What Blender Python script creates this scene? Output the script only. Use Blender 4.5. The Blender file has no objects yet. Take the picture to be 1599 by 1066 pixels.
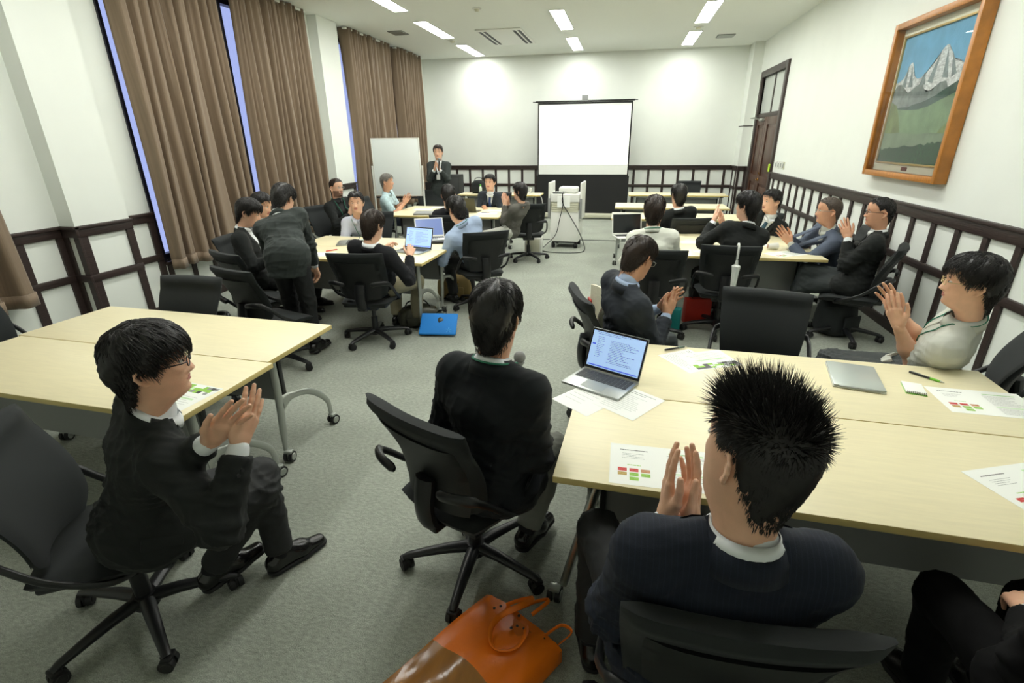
import bpy, bmesh, math, random
import numpy as np
from mathutils import Vector, Matrix
from mathutils.bvhtree import BVHTree

random.seed(7)
RNG = np.random.default_rng(11)
SC = bpy.context.scene
COL = SC.collection
PI = math.pi

# ------------------------------------------------------------------ camera
cam_data = bpy.data.cameras.new('camera')
cam = bpy.data.objects.new('camera', cam_data)
COL.objects.link(cam)
SC.camera = cam
cam_data.sensor_width = 36.0
cam_data.lens = 787.0323 / 1599.0 * 36.0
cam_data.clip_start = 0.02
cam_data.clip_end = 100
_R = Vector((0.97855066, 0.20573363, -0.01059599))
_U = Vector((-0.06668266, 0.36499615, 0.92861791))
_F = Vector((-0.19491543, 0.90799311, -0.37088609))
_m = Matrix((_R, _U, -_F)).transposed().to_4x4()
_m.translation = Vector((0, 0, 1.7994))
cam.matrix_world = _m

# ------------------------------------------------------------------ world, exposure
SC.view_settings.view_transform = 'Standard'
SC.view_settings.look = 'None'
SC.view_settings.gamma = 1.0
SC.view_settings.use_curve_mapping = False
SC.view_settings.exposure = 0.12
SC.cycles.max_bounces = 7
SC.cycles.diffuse_bounces = 4
SC.cycles.glossy_bounces = 3
SC.cycles.sample_clamp_indirect = 6.0
world = bpy.data.worlds.new('world')
SC.world = world
world.use_nodes = True
_bg = world.node_tree.nodes['Background']
_bg.inputs['Color'].default_value = (0.50, 0.57, 0.95, 1)
_bg.inputs['Strength'].default_value = 1.0

PANEL_STRENGTH = 31.0
PANEL_COLOR = (0.99, 1.0, 0.945, 1)

# room dimensions
XL, XR, YN, YB, ZC = -5.02, 2.689, -1.6, 13.246, 3.643


# ------------------------------------------------------------------ materials
def s2l(c):
    return tuple((x / 12.92 if x <= 0.04045 else ((x + 0.055) / 1.055) ** 2.4) for x in c)


def rgb(r, g, b):
    return s2l((r / 255, g / 255, b / 255)) + (1,)


MATS = {}


def mat(name, col, rough=0.6, metal=0.0, bump=None, var=None, spec=0.5, sheen=0.0, emit=None, trans=0.0, alpha=1.0, stripes=None, coat=0.0):
    """bump=(scale, strength, (sx,sy,sz)); var=(scale, amount, (sx,sy,sz)); stripes=(scale, amount, axis)"""
    if name in MATS:
        return MATS[name]
    m = bpy.data.materials.new(name)
    m.use_nodes = True
    nt = m.node_tree
    N, L = nt.nodes, nt.links
    p = N['Principled BSDF']
    p.inputs['Base Color'].default_value = col
    p.inputs['Roughness'].default_value = rough
    p.inputs['Metallic'].default_value = metal
    p.inputs['Specular IOR Level'].default_value = spec
    p.inputs['Sheen Weight'].default_value = sheen
    p.inputs['Coat Weight'].default_value = coat
    p.inputs['Transmission Weight'].default_value = trans
    p.inputs['Alpha'].default_value = alpha
    if emit:
        p.inputs['Emission Color'].default_value = emit[0]
        p.inputs['Emission Strength'].default_value = emit[1]
    tc = N.new('ShaderNodeTexCoord')

    def noise(scale, sv, det=3.0):
        mp = N.new('ShaderNodeMapping')
        mp.inputs['Scale'].default_value = sv
        L.new(tc.outputs['Object'], mp.inputs['Vector'])
        n = N.new('ShaderNodeTexNoise')
        n.inputs['Scale'].default_value = scale
        n.inputs['Detail'].default_value = det
        L.new(mp.outputs['Vector'], n.inputs['Vector'])
        return n
    colsock = None
    if var:
        n = noise(var[0], var[2] if len(var) > 2 else (1, 1, 1), 4.0)
        mx = N.new('ShaderNodeMixRGB')
        a = var[1]
        mx.inputs['Color1'].default_value = tuple(min(1, c * (1 - a)) for c in col[:3]) + (1,)
        mx.inputs['Color2'].default_value = tuple(min(1, c * (1 + a)) for c in col[:3]) + (1,)
        rp = N.new('ShaderNodeMapRange')
        rp.inputs['From Min'].default_value = 0.3
        rp.inputs['From Max'].default_value = 0.7
        L.new(n.outputs['Fac'], rp.inputs['Value'])
        L.new(rp.outputs['Result'], mx.inputs['Fac'])
        colsock = mx.outputs['Color']
    if stripes:
        w = N.new('ShaderNodeTexWave')
        w.bands_direction = stripes[2]
        w.inputs['Scale'].default_value = stripes[0]
        L.new(tc.outputs['Object'], w.inputs['Vector'])
        pw = N.new('ShaderNodeMath')
        pw.operation = 'POWER'
        pw.inputs[1].default_value = stripes[3] if len(stripes) > 3 else 6.0
        L.new(w.outputs['Fac'], pw.inputs[0])
        mx2 = N.new('ShaderNodeMixRGB')
        if colsock:
            L.new(colsock, mx2.inputs['Color1'])
        else:
            mx2.inputs['Color1'].default_value = col
        mx2.inputs['Color2'].default_value = tuple(min(1, c * (1 + stripes[1])) for c in col[:3]) + (1,)
        L.new(pw.outputs['Value'], mx2.inputs['Fac'])
        colsock = mx2.outputs['Color']
    if colsock:
        L.new(colsock, p.inputs['Base Color'])
    if bump:
        n = noise(bump[0], bump[2] if len(bump) > 2 else (1, 1, 1), 4.0)
        b = N.new('ShaderNodeBump')
        b.inputs['Strength'].default_value = bump[1]
        b.inputs['Distance'].default_value = bump[3] if len(bump) > 3 else 0.01
        L.new(n.outputs['Fac'], b.inputs['Height'])
        L.new(b.outputs['Normal'], p.inputs['Normal'])
    MATS[name] = m
    return m


M_WALL = mat('wall_paint', rgb(236, 240, 233), 0.75, bump=(220, 0.04, (1, 1, 1), .003), var=(3, 0.012))
M_PANEL = mat('wainscot_infill', rgb(232, 236, 228), 0.7)
M_CEIL = mat('ceiling_paint', rgb(240, 243, 236), 0.85)
M_WOOD = mat('dark_stained_wood', rgb(52, 40, 37), 0.45, bump=(14, 0.25, (1, 1, 9)), var=(9, 0.28, (1, 1, 12)))
M_DOOR = mat('brown_door_wood', rgb(74, 44, 30), 0.35, bump=(12, 0.2, (9, 9, 1)), var=(7, 0.25, (9, 9, 1)))
M_MAPLE = mat('maple_laminate', rgb(238, 228, 190), 0.38, var=(6, 0.035, (1.2, 14, 1)), bump=(30, 0.03, (1, 14, 1)))
M_EDGE = mat('maple_edge_band', rgb(214, 194, 128), 0.45)
M_SILVER = mat('silver_paint', rgb(168, 172, 166), 0.35, 0.6)
M_CHROME = mat('chrome', rgb(205, 208, 204), 0.3, 1.0)
M_GREYP = mat('grey_panel', rgb(140, 142, 140), 0.6)
M_BLKP = mat('black_plastic', rgb(24, 25, 27), 0.38)
M_RUB = mat('black_rubber', rgb(20, 20, 21), 0.6)
M_BLKF = mat('black_chair_fabric', rgb(25, 30, 31), 0.85, bump=(900, 0.25), sheen=0.05)
M_BLKM = mat('black_chair_shell', rgb(20, 22, 23), 0.5, bump=(700, 0.2))
M_CURT = mat('brown_curtain_cloth', rgb(126, 107, 86), 0.66, bump=(500, 0.15), sheen=0.2, var=(7, .12, (1, 22, .12)))
M_WHITEP = mat('white_plastic', rgb(230, 231, 224), 0.4)
M_BEIGEP = mat('beige_plastic', rgb(205, 204, 182), 0.5)
M_PAPER = mat('paper', rgb(244, 246, 240), 0.7)
M_INK = mat('grey_ink', rgb(150, 152, 150), 0.7)
M_INKD = mat('dark_ink', rgb(50, 52, 52), 0.7)
M_INKG = mat('green_ink', rgb(150, 200, 80), 0.7)
M_INKLG = mat('pale_green_ink', rgb(205, 232, 190), 0.7)
M_INKR = mat('red_ink', rgb(205, 66, 62), 0.7)
M_INKO = mat('ochre_ink', rgb(190, 160, 90), 0.7)
M_INKT = mat('tan_ink', rgb(198, 140, 100), 0.7)
M_ALU = mat('aluminium', rgb(176, 180, 178), 0.36, 0.85)
M_KEYS = mat('dark_keys', rgb(52, 54, 54), 0.5)
M_BRASS = mat('brass', rgb(196, 152, 70), 0.25, 1.0)
M_BLACK = mat('matt_black', rgb(13, 14, 16), 0.6)


# ------------------------------------------------------------------ object helpers
def link(name, data, parent=None):
    o = bpy.data.objects.new(name, data)
    COL.objects.link(o)
    if parent is not None:
        o.parent = parent
    return o


def obj(name, bm, m, parent=None, smooth=38, loc=None, rz=None):
    me = bpy.data.meshes.new(name)
    if smooth:
        lim = math.radians(smooth)
        bm.normal_update()
        for f in bm.faces:
            f.smooth = True
        for e in bm.edges:
            if len(e.link_faces) != 2 or e.calc_face_angle(0) > lim:
                e.smooth = False
    bm.to_mesh(me)
    bm.free()
    for k in (m if isinstance(m, (list, tuple)) else [m]):
        me.materials.append(k)
    o = link(name, me, parent)
    if loc is not None:
        o.location = loc
    if rz is not None:
        o.rotation_euler = (0, 0, rz)
    return o


def npmesh(name, V, F, m, parent=None, smooth=True, mi=None):
    """V (n,3), F list/array of quads or tris"""
    me = bpy.data.meshes.new(name)
    V = np.asarray(V, np.float32)
    F = np.asarray(F, np.int32)
    n, k = F.shape
    me.vertices.add(len(V))
    me.vertices.foreach_set('co', V.ravel())
    me.loops.add(n * k)
    me.loops.foreach_set('vertex_index', F.ravel())
    me.polygons.add(n)
    me.polygons.foreach_set('loop_start', np.arange(n, dtype=np.int32) * k)
    try:
        me.polygons.foreach_set('loop_total', np.full(n, k, np.int32))
    except Exception:
        pass
    if mi is not None:
        me.polygons.foreach_set('material_index', np.asarray(mi, np.int32))
    me.polygons.foreach_set('use_smooth', np.full(n, smooth, bool))
    me.update(calc_edges=True)
    me.validate()
    for q in (m if isinstance(m, (list, tuple)) else [m]):
        me.materials.append(q)
    return link(name, me, parent)


def thing(name, label, cat, loc=(0, 0, 0), rz=0.0, group=None):
    o = link(name, None)
    o.empty_display_size = 0.1
    o.location = loc
    o.rotation_euler = (0, 0, rz)
    tag(o, label, cat, group)
    return o


def tag(o, label=None, cat=None, group=None, kind=None):
    if label:
        o['label'] = label
    if cat:
        o['category'] = cat
    if group:
        o['group'] = group
    if kind:
        o['kind'] = kind
    return o


def struct(o):
    o['kind'] = 'structure'
    return o


def copy_tree(o, parent=None):
    c = o.copy()
    COL.objects.link(c)
    if parent is not None:
        c.parent = parent
    for ch in o.children:
        copy_tree(ch, c)
    return c


def NB():
    return bmesh.new()


def T(v=(0, 0, 0), rx=0, ry=0, rz=0, s=None):
    m = Matrix.Translation(Vector(v)) @ Matrix.Rotation(rz, 4, 'Z') @ Matrix.Rotation(ry, 4, 'Y') @ Matrix.Rotation(rx, 4, 'X')
    if s is not None:
        m = m @ Matrix.Diagonal(Vector((s[0], s[1], s[2], 1)))
    return m


def box(bm, x0, x1, y0, y1, z0, z1, bev=0.0, mi=0, M=None, seg=2):
    r = bmesh.ops.create_cube(bm, size=1.0, matrix=Matrix.Translation(((x0 + x1) / 2, (y0 + y1) / 2, (z0 + z1) / 2)) @ Matrix.Diagonal((x1 - x0, y1 - y0, z1 - z0, 1)))
    vs = r['verts']
    fs = list({f for v in vs for f in v.link_faces})
    if bev > 0:
        es = list({e for v in vs for e in v.link_edges})
        r2 = bmesh.ops.bevel(bm, geom=es, offset=bev, segments=seg, affect='EDGES', profile=0.5)
        vs = list({v for f in r2['faces'] for v in f.verts} | {v for v in vs if v.is_valid})
        fs = list({f for v in vs for f in v.link_faces})
    for f in fs:
        f.material_index = mi
    if M is not None:
        bmesh.ops.transform(bm, matrix=M, verts=vs)
    return vs


def cyl(bm, p0, p1, r0, r1=None, n=14, mi=0, cap=True):
    p0, p1 = Vector(p0), Vector(p1)
    if r1 is None:
        r1 = r0
    d = p1 - p0
    q = d.to_track_quat('Z', 'Y').to_matrix()
    rings = []
    for p, r in ((p0, r0), (p1, r1)):
        rings.append([bm.verts.new(p + q @ Vector((math.cos(a) * r, math.sin(a) * r, 0))) for a in [2 * PI * i / n for i in range(n)]])
    fs = []
    for i in range(n):
        fs.append(bm.faces.new((rings[0][i], rings[0][(i + 1) % n], rings[1][(i + 1) % n], rings[1][i])))
    if cap:
        fs.append(bm.faces.new(rings[0][::-1]))
        fs.append(bm.faces.new(rings[1]))
    for f in fs:
        f.material_index = mi
    return rings


def tube(bm, pts, r, n=8, mi=0, flat=1.0, up=None, closed=False):
    """swept tube; r scalar or list; flat scales the second axis"""
    P = [Vector(p) for p in pts]
    R = r if isinstance(r, (list, tuple)) else [r] * len(P)
    rings = []
    prev = None
    for i, p in enumerate(P):
        if closed:
            t = P[(i + 1) % len(P)] - P[i - 1]
        else:
            t = P[min(i + 1, len(P) - 1)] - P[max(i - 1, 0)]
        t.normalize()
        if prev is None:
            u = Vector(up) if up else (Vector((0, 0, 1)) if abs(t.z) < 0.9 else Vector((0, 1, 0)))
        else:
            u = prev
        u = (u - t * u.dot(t)).normalized()
        prev = u
        w = t.cross(u)
        rings.append([bm.verts.new(p + u * math.cos(a) * R[i] + w * math.sin(a) * R[i] * flat) for a in [2 * PI * k / n for k in range(n)]])
    m = len(rings)
    fs = []
    for i in range(m if closed else m - 1):
        a, b = rings[i], rings[(i + 1) % m]
        for k in range(n):
            fs.append(bm.faces.new((a[k], a[(k + 1) % n], b[(k + 1) % n], b[k])))
    if not closed:
        fs.append(bm.faces.new(rings[0][::-1]))
        fs.append(bm.faces.new(rings[-1]))
    for f in fs:
        f.material_index = mi
    return rings


def spline(pts, n=6):
    """Catmull-Rom through points"""
    P = [Vector(p) for p in pts]
    Q = [P[0] * 2 - P[1]] + P + [P[-1] * 2 - P[-2]]
    out = []
    for i in range(1, len(Q) - 2):
        for k in range(n):
            t = k / n
            a, b, c, d = Q[i - 1], Q[i], Q[i + 1], Q[i + 2]
            out.append(0.5 * ((2 * b) + (c - a) * t + (2 * a - 5 * b + 4 * c - d) * t * t + (3 * b - a - 3 * c + d) * t ** 3))
    out.append(P[-1])
    return out


def grid_solid(bm, front, back, mi=0):
    """front/back: 2D lists of points with equal shape -> closed slab"""
    nu, nv = len(front), len(front[0])
    A = [[bm.verts.new(front[i][j]) for j in range(nv)] for i in range(nu)]
    B = [[bm.verts.new(back[i][j]) for j in range(nv)] for i in range(nu)]
    fs = []
    for i in range(nu - 1):
        for j in range(nv - 1):
            fs.append(bm.faces.new((A[i][j], A[i + 1][j], A[i + 1][j + 1], A[i][j + 1])))
            fs.append(bm.faces.new((B[i][j], B[i][j + 1], B[i + 1][j + 1], B[i + 1][j])))
    for i in range(nu - 1):
        fs.append(bm.faces.new((A[i][0], B[i][0], B[i + 1][0], A[i + 1][0])))
        fs.append(bm.faces.new((A[i][-1], A[i + 1][-1], B[i + 1][-1], B[i][-1])))
    for j in range(nv - 1):
        fs.append(bm.faces.new((A[0][j], A[0][j + 1], B[0][j + 1], B[0][j])))
        fs.append(bm.faces.new((A[-1][j], B[-1][j], B[-1][j + 1], A[-1][j + 1])))
    for f in fs:
        f.material_index = mi
    bmesh.ops.recalc_face_normals(bm, faces=fs)


def sphere(bm, c, r, s=(1, 1, 1), seg=12, mi=0, M=None):
    mm = Matrix.Translation(Vector(c)) @ Matrix.Diagonal((r * s[0], r * s[1], r * s[2], 1))
    if M is not None:
        mm = M @ mm
    rr = bmesh.ops.create_uvsphere(bm, u_segments=seg, v_segments=max(6, seg * 2 // 3), radius=1, matrix=mm)
    for f in {f for v in rr['verts'] for f in v.link_faces}:
        f.material_index = mi
    return rr['verts']
# ================================================================== THE ROOM
bm = NB(); box(bm, XL - .4, XR + .3, YN - .2, YB + .3, -.2, 0)
M_CARP = bpy.data.materials.new('loop_carpet')
M_CARP.use_nodes = True
_n, _l = M_CARP.node_tree.nodes, M_CARP.node_tree.links
_p = _n['Principled BSDF']; _p.inputs['Roughness'].default_value = 0.95
_p.inputs['Specular IOR Level'].default_value = 0.15
_tc = _n.new('ShaderNodeTexCoord')
def _nz(sc, det, sv=(1, 1, 1)):
    mp = _n.new('ShaderNodeMapping'); mp.inputs['Scale'].default_value = sv
    _l.new(_tc.outputs['Object'], mp.inputs['Vector'])
    t = _n.new('ShaderNodeTexNoise'); t.inputs['Scale'].default_value = sc; t.inputs['Detail'].default_value = det
    _l.new(mp.outputs['Vector'], t.inputs['Vector']); return t
_a = _nz(260, 3); _b = _nz(38, 4, (1, 2.2, 1)); _c = _nz(2.2, 3)
_mx = _n.new('ShaderNodeMixRGB'); _mx.inputs['Color1'].default_value = rgb(112, 118, 108); _mx.inputs['Color2'].default_value = rgb(186, 190, 178)
_mr = _n.new('ShaderNodeMapRange'); _mr.inputs['From Min'].default_value = .3; _mr.inputs['From Max'].default_value = .7
_add = _n.new('ShaderNodeMath'); _add.operation = 'MULTIPLY_ADD'; _add.inputs[1].default_value = .62
_l.new(_a.outputs['Fac'], _add.inputs[0])
_m2 = _n.new('ShaderNodeMath'); _m2.operation = 'MULTIPLY'; _m2.inputs[1].default_value = .38
_l.new(_b.outputs['Fac'], _m2.inputs[0]); _l.new(_m2.outputs[0], _add.inputs[2])
_l.new(_add.outputs[0], _mr.inputs['Value']); _l.new(_mr.outputs['Result'], _mx.inputs['Fac'])
_mx3 = _n.new('ShaderNodeMixRGB'); _mx3.blend_type = 'MULTIPLY'; _mx3.inputs['Fac'].default_value = 1.0
_mr3 = _n.new('ShaderNodeMapRange'); _mr3.inputs['From Min'].default_value = .35; _mr3.inputs['From Max'].default_value = .65; _mr3.inputs['To Min'].default_value = .93; _mr3.inputs['To Max'].default_value = 1.05
_l.new(_c.outputs['Fac'], _mr3.inputs['Value']); _l.new(_mx.outputs['Color'], _mx3.inputs['Color1']); _l.new(_mr3.outputs['Result'], _mx3.inputs['Color2'])
_l.new(_mx3.outputs['Color'], _p.inputs['Base Color'])
_bp = _n.new('ShaderNodeBump'); _bp.inputs['Strength'].default_value = .5; _bp.inputs['Distance'].default_value = .01
_l.new(_add.outputs[0], _bp.inputs['Height']); _l.new(_bp.outputs['Normal'], _p.inputs['Normal'])
struct(obj('floor', bm, M_CARP, smooth=0))
bm = NB(); box(bm, XL - .4, XR + .3, YN - .2, YB + .3, ZC, ZC + .2)
ceiling = struct(obj('ceiling', bm, M_CEIL, smooth=0))
bm = NB(); box(bm, XL - .4, XR + .3, YB, YB + .25, 0, ZC); wall_back = struct(obj('wall_back', bm, M_WALL, smooth=0))
bm = NB(); box(bm, XL - .4, XR + .3, YN - .25, YN, 0, ZC); struct(obj('wall_front', bm, M_WALL, smooth=0))

# right wall with a doorway
DY0, DY1, DZ = 10.75, 12.42, 2.93
bm = NB()
box(bm, XR, XR + .25, YN, DY0, 0, ZC); box(bm, XR, XR + .25, DY1, YB, 0, ZC); box(bm, XR, XR + .25, DY0, DY1, DZ, ZC)
wall_right = struct(obj('wall_right', bm, M_WALL, smooth=0))
bm = NB(); box(bm, 2.49, XR, 12.78, YB, 0, ZC); col_br = struct(obj('trim_1', bm, M_WALL, smooth=0))
bm = NB(); box(bm, 2.482, 2.49, 12.775, YB, 2.02, 2.04); box(bm, 2.482, XR, 12.772, 12.78, 2.02, 2.04); obj('picture_rail', bm, M_WOOD, col_br, 0)

# left wall with four window openings, lintel to ceiling none
WIN = [(1.3, 2.95), (4.72, 6.1), (6.40, 7.95), (9.12, 10.98), (11.13, 12.7)]
WZ0, WZ1 = .56, 3.5
bm = NB()
edges = [YN] + [v for w in WIN for v in w] + [YB]
for i in range(0, len(edges), 2):
    box(bm, XL - .3, XL, edges[i], edges[i + 1], 0, ZC)
for a, b in WIN:
    box(bm, XL - .3, XL, a, b, 0, WZ0); box(bm, XL - .3, XL, a, b, WZ1, ZC)
wall_left = struct(obj('wall_left', bm, M_WALL, smooth=0))
M_FRAME = mat('dark_bronze_frame', rgb(34, 32, 46), 0.4, 0.3)
M_GLASS = mat('window_glass', rgb(235, 240, 250), 0.02, trans=1.0, spec=0.5)
for i, (a, b) in enumerate(WIN):
    bm = NB()
    x0, x1 = XL - .16, XL - .06
    w = .07
    box(bm, x0, x1, a, a + w, WZ0, WZ1); box(bm, x0, x1, b - w, b, WZ0, WZ1)
    box(bm, x0, x1, a + w, b - w, WZ0, WZ0 + w); box(bm, x0, x1, a + w, b - w, WZ1 - w, WZ1)
    box(bm, x0, x1, (a + b) / 2 - .035, (a + b) / 2 + .035, WZ0 + w, WZ1 - w)
    wf = struct(obj('window_%d' % (i + 1), bm, M_FRAME, smooth=0))
    bm = NB(); box(bm, x0 + .045, x0 + .051, a + w, (a + b) / 2 - .035, WZ0 + w, WZ1 - w); obj('pane', bm, M_GLASS, wf, 0)
    bm = NB(); box(bm, x0 + .045, x0 + .051, (a + b) / 2 + .035, b - w, WZ0 + w, WZ1 - w); obj('pane', bm, M_GLASS, wf, 0)
    bm = NB(); box(bm, XL - .06, XL + .05, a - .02, b + .02, WZ0 - .035, WZ0, .004); obj('window_sill', bm, M_WOOD, wf)
    bm = NB(); box(bm, XL - .06, XL + .02, a - .035, a, WZ0, WZ1); box(bm, XL - .06, XL + .02, b, b + .035, WZ0, WZ1); obj('window_frame', bm, M_FRAME, wf, 0)

# pilasters on the left wall
def pilaster(y0, y1, i):
    bm = NB(); box(bm, XL, -4.85, y0, y1, 0, ZC)
    return struct(obj('pilaster_%d' % i, bm, M_WALL, smooth=0))
pil = [pilaster(3.72, 4.27, 1), pilaster(8.33, 8.93, 2)]


# wainscot: rails and stiles, every piece proud of its wall and a part of it
def rail(parent, axis, fx, a, b, z0, z1, d, name='top_rail', cap=True):
    """axis 'y': wall plane x=fx, running y a..b; d signed depth towards the room"""
    bm = NB()
    lo, hi = sorted((fx, fx + d))
    if axis == 'y':
        box(bm, lo, hi, a, b, z0, z1, .003)
        if cap:
            l2, h2 = sorted((fx, fx + d * 1.6)); box(bm, l2, h2, a, b, z1 - .022, z1 + .004, .003)
    else:
        box(bm, a, b, lo, hi, z0, z1, .003)
        if cap:
            l2, h2 = sorted((fx, fx + d * 1.6)); box(bm, a, b, l2, h2, z1 - .022, z1 + .004, .003)
    return obj(name, bm, M_WOOD, parent)


def stiles(parent, axis, fx, centres, w, z0, z1, d, shared={}):
    for c in centres:
        bm = NB()
        if axis == 'y':
            lo, hi = sorted((fx, fx + d)); box(bm, lo, hi, c - w / 2, c + w / 2, z0, z1, .002, seg=1)
        else:
            lo, hi = sorted((fx, fx + d)); box(bm, c - w / 2, c + w / 2, lo, hi, z0, z1, .002, seg=1)
        obj('stile', bm, M_WOOD, parent, 0)


def wains(parent, axis, fx, a, b, centres, top, mid, sgn, w=.06, th=.11, low=.0):
    d = .028 * sgn
    rail(parent, axis, fx, a, b, top - th, top, d)
    rail(parent, axis, fx, a, b, mid - .065, mid, d, 'middle_rail', False)
    rail(parent, axis, fx, a, b, 0, .1, d * .8, 'base_rail', False)
    stiles(parent, axis, fx, centres, w, mid, top - th, d * .8)
    stiles(parent, axis, fx, centres, w, .1, mid - .065, d * .8)

# back wall
wains(wall_back, 'x', YB, XL, 2.49, [-4.94 + .345 * i for i in range(22)], 1.2, .765, -1, .055, .10)
wains(col_br, 'y', 2.49, 12.78, YB, [12.82, 13.2], 1.2, .765, -1, .05, .1)
wains(col_br, 'x', 12.78, 2.49, XR, [2.52, 2.66], 1.2, .765, -1, .05, .1)
# right wall
wains(wall_right, 'y', XR, 0, DY0 - .14, [10.4 - .352 * i for i in range(29)], 1.2, .74, -1, .06, .11)
wains(wall_right, 'y', XR, DY1 + .14, 12.78, [12.7], 1.2, .74, -1, .06, .11)
# left wall pieces and pilasters
def lw(par, fx, a, b, cs): wains(par, 'y', fx, a, b, cs, 1.108, .66, 1, .075, .095)
lw(wall_left, XL, 2.99, 3.72, [3.03, 3.33, 3.68])
lw(wall_left, XL, 4.27, 4.685, [4.31, 4.65])
lw(wall_left, XL, 7.99, 8.33, [8.03, 8.29])
lw(wall_left, XL, 8.93, 9.08, [8.97])
lw(pil[0], -4.85, 3.72, 4.27, [3.757, 4.232])
lw(pil[1], -4.85, 8.33, 8.93, [8.367, 8.893])
lw(wall_left, XL, 12.74, YB, [12.78, 13.2])
for pl, y0 in ((pil[0], 3.72), (pil[1], 8.33)):
    wains(pl, 'x', y0, XL, -4.82, [-4.985, -4.85], 1.108, .66, -1, .06, .095)
# stiles beneath the windows
for a, b in WIN:
    k = max(3, round((b - a) / .36))
    stiles(wall_left, 'y', XL, [a + .03 + (b - a - .06) * i / k for i in range(k + 1)], .06, .1, WZ0 - .035, .022)
    rail(wall_left, 'y', XL, a, b, 0, .1, .022, 'base_rail', False)

# door on the right wall
dr = NB()
box(dr, XR - .04, XR + .08, DY0 - .13, DY0, 0, DZ + .12, .006); box(dr, XR - .04, XR + .08, DY1, DY1 + .13, 0, DZ + .12, .006)
box(dr, XR - .04, XR + .08, DY0, DY1, DZ, DZ + .12, .006); box(dr, XR - .01, XR + .06, DY0, DY1, 2.17, 2.25, .004)
door = struct(obj('door_1', dr, M_WOOD))
M_TG = mat('transom_glass', rgb(196, 202, 196), 0.25, spec=0.6)
bm = NB(); box(bm, XR + .03, XR + .04, DY0, DY1, 2.25, DZ); obj('transom_pane', bm, M_TG, door, 0)
bm = NB(); box(bm, XR + .015, XR + .05, 11.55, 11.6, 2.25, DZ); obj('transom_bar', bm, M_WOOD, door, 0)
def leaf(y0, y1):
    bm = NB()
    x0 = XR + .005
    box(bm, x0 + .012, x0 + .04, y0, y1, 0.01, 2.17)
    for a, b, c, d in ((y0, y0 + .12, .01, 2.17), (y1 - .12, y1, .01, 2.17), (y0 + .12, y1 - .12, .01, .24), (y0 + .12, y1 - .12, .93, 1.08), (y0 + .12, y1 - .12, 2.03, 2.17)):
        box(bm, x0 - .012, x0 + .012, a, b, c, d, .004)
    for c, d in ((.3, .87), (1.14, 1.97)):
        box(bm, x0 + .0, x0 + .014, y0 + .17, y1 - .17, c, d, .006)
    o = obj('door_leaf', bm, M_DOOR, door)
    return o
l1 = leaf(DY0, 11.66); l2 = leaf(11.665, DY1)
bm = NB()
cyl(bm, (XR - .005, 11.58, 1.0), (XR - .055, 11.58, 1.0), .012, n=10)
tube(bm, spline([(XR - .05, 11.58, 1.0), (XR - .06, 11.53, 1.005), (XR - .055, 11.46, .995)], 4), .010, 8)
cyl(bm, (XR - .002, 11.58, 1.0), (XR - .014, 11.58, 1.0), .03, n=14); cyl(bm, (XR - .002, 11.58, 1.12), (XR - .02, 11.58, 1.12), .022, n=12)
h = obj('door_handle', bm, M_BRASS, l1); h['label'] = 'brass lever handle'
bm = NB(); cyl(bm, (XR - .03, 11.8, 2.13), (XR - .03, 12.1, 2.13), .028, n=10); tube(bm, [(XR - .03, 12.0, 2.14), (XR - .22, 12.05, 2.16), (XR - .05, 12.3, 2.19)], .008, 6)
obj('door_closer', bm, M_SILVER, l2)

# ceiling lights (recessed panels, three rows), sensors, vents
M_LAMP = mat('lit_lamp_diffuser', rgb(255, 255, 255), 0.5, emit=(PANEL_COLOR, PANEL_STRENGTH))
rows = {-3.48: [12.25, 9.95, 7.7, 5.3, 3.0], -1.17: [12.05, 9.72, 7.4, 5.1, 2.9], 1.13: [12.02, 9.75, 7.4, 5.1, 2.9]}
side = {-3.48: 'row nearest the curtains', -1.17: 'middle row', 1.13: 'row nearest the picture wall'}
nth = ['closest to the back wall', 'second from the back wall', 'third from the back wall']
first = None
for X, ys in rows.items():
    for k, Y in enumerate(ys):
        if first is None:
            t = thing('ceiling_light', 'x', 'light', (X, Y, ZC), 0, 'recessed ceiling lamps')
            bm = NB(); w, L = .11, .75
            for a in ((-w - .012, -w, -L, L), (w, w + .012, -L, L), (-w - .012, w + .012, -L - .012, -L), (-w - .012, w + .012, L, L + .012)):
                box(bm, a[0], a[1], a[2], a[3], -.012, 0)
            obj('lamp_frame', bm, M_WHITEP, t, 0)
            bm = NB(); box(bm, -w, w, -L, L, -.008, 0); obj('diffuser', bm, M_LAMP, t, 0)
            first = t
        else:
            t = copy_tree(first); t.location = (X, Y, ZC)
        t['label'] = 'long recessed ceiling lamp in the %s, %s' % (side[X], nth[k]) if k < 3 else 'recessed ceiling lamp in the %s, %s' % (side[X], ('', '', '', 'fourth from the back', 'nearest the camera')[k])

t = thing('ceiling_vent', 'white square ceiling air unit with two pairs of dark slots', 'air vent', (-2.37, 10.9, ZC))
bm = NB(); box(bm, -.42, .42, -.8, .8, -.02, 0, .006); obj('cover', bm, M_WHITEP, t)
for x in (-.36, -.27, .27, .36):
    bm = NB(); box(bm, x - .025, x + .025, -.66, .66, -.024, -.02); obj('slot', bm, M_BLACK, t, 0)
def grille(lbl, x, y, w, d):
    t = thing('ceiling_grille', lbl, 'air vent', (x, y, ZC))
    bm = NB(); box(bm, -w, w, -d, d, -.012, 0, .003); obj('plate', bm, M_GREYP, t)
    for i in range(5):
        bm = NB(); yy = -d + (i + .5) * 2 * d / 5; box(bm, -w * .9, w * .9, yy - .02, yy + .02, -.02, -.01); obj('slat', bm, M_SILVER, t, 0)
grille('small grey ceiling grille near the curtains', -4.2, 9.98, .14, .18)
grille('small grey ceiling grille near the door', 1.76, 11.93, .16, .16)
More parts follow.
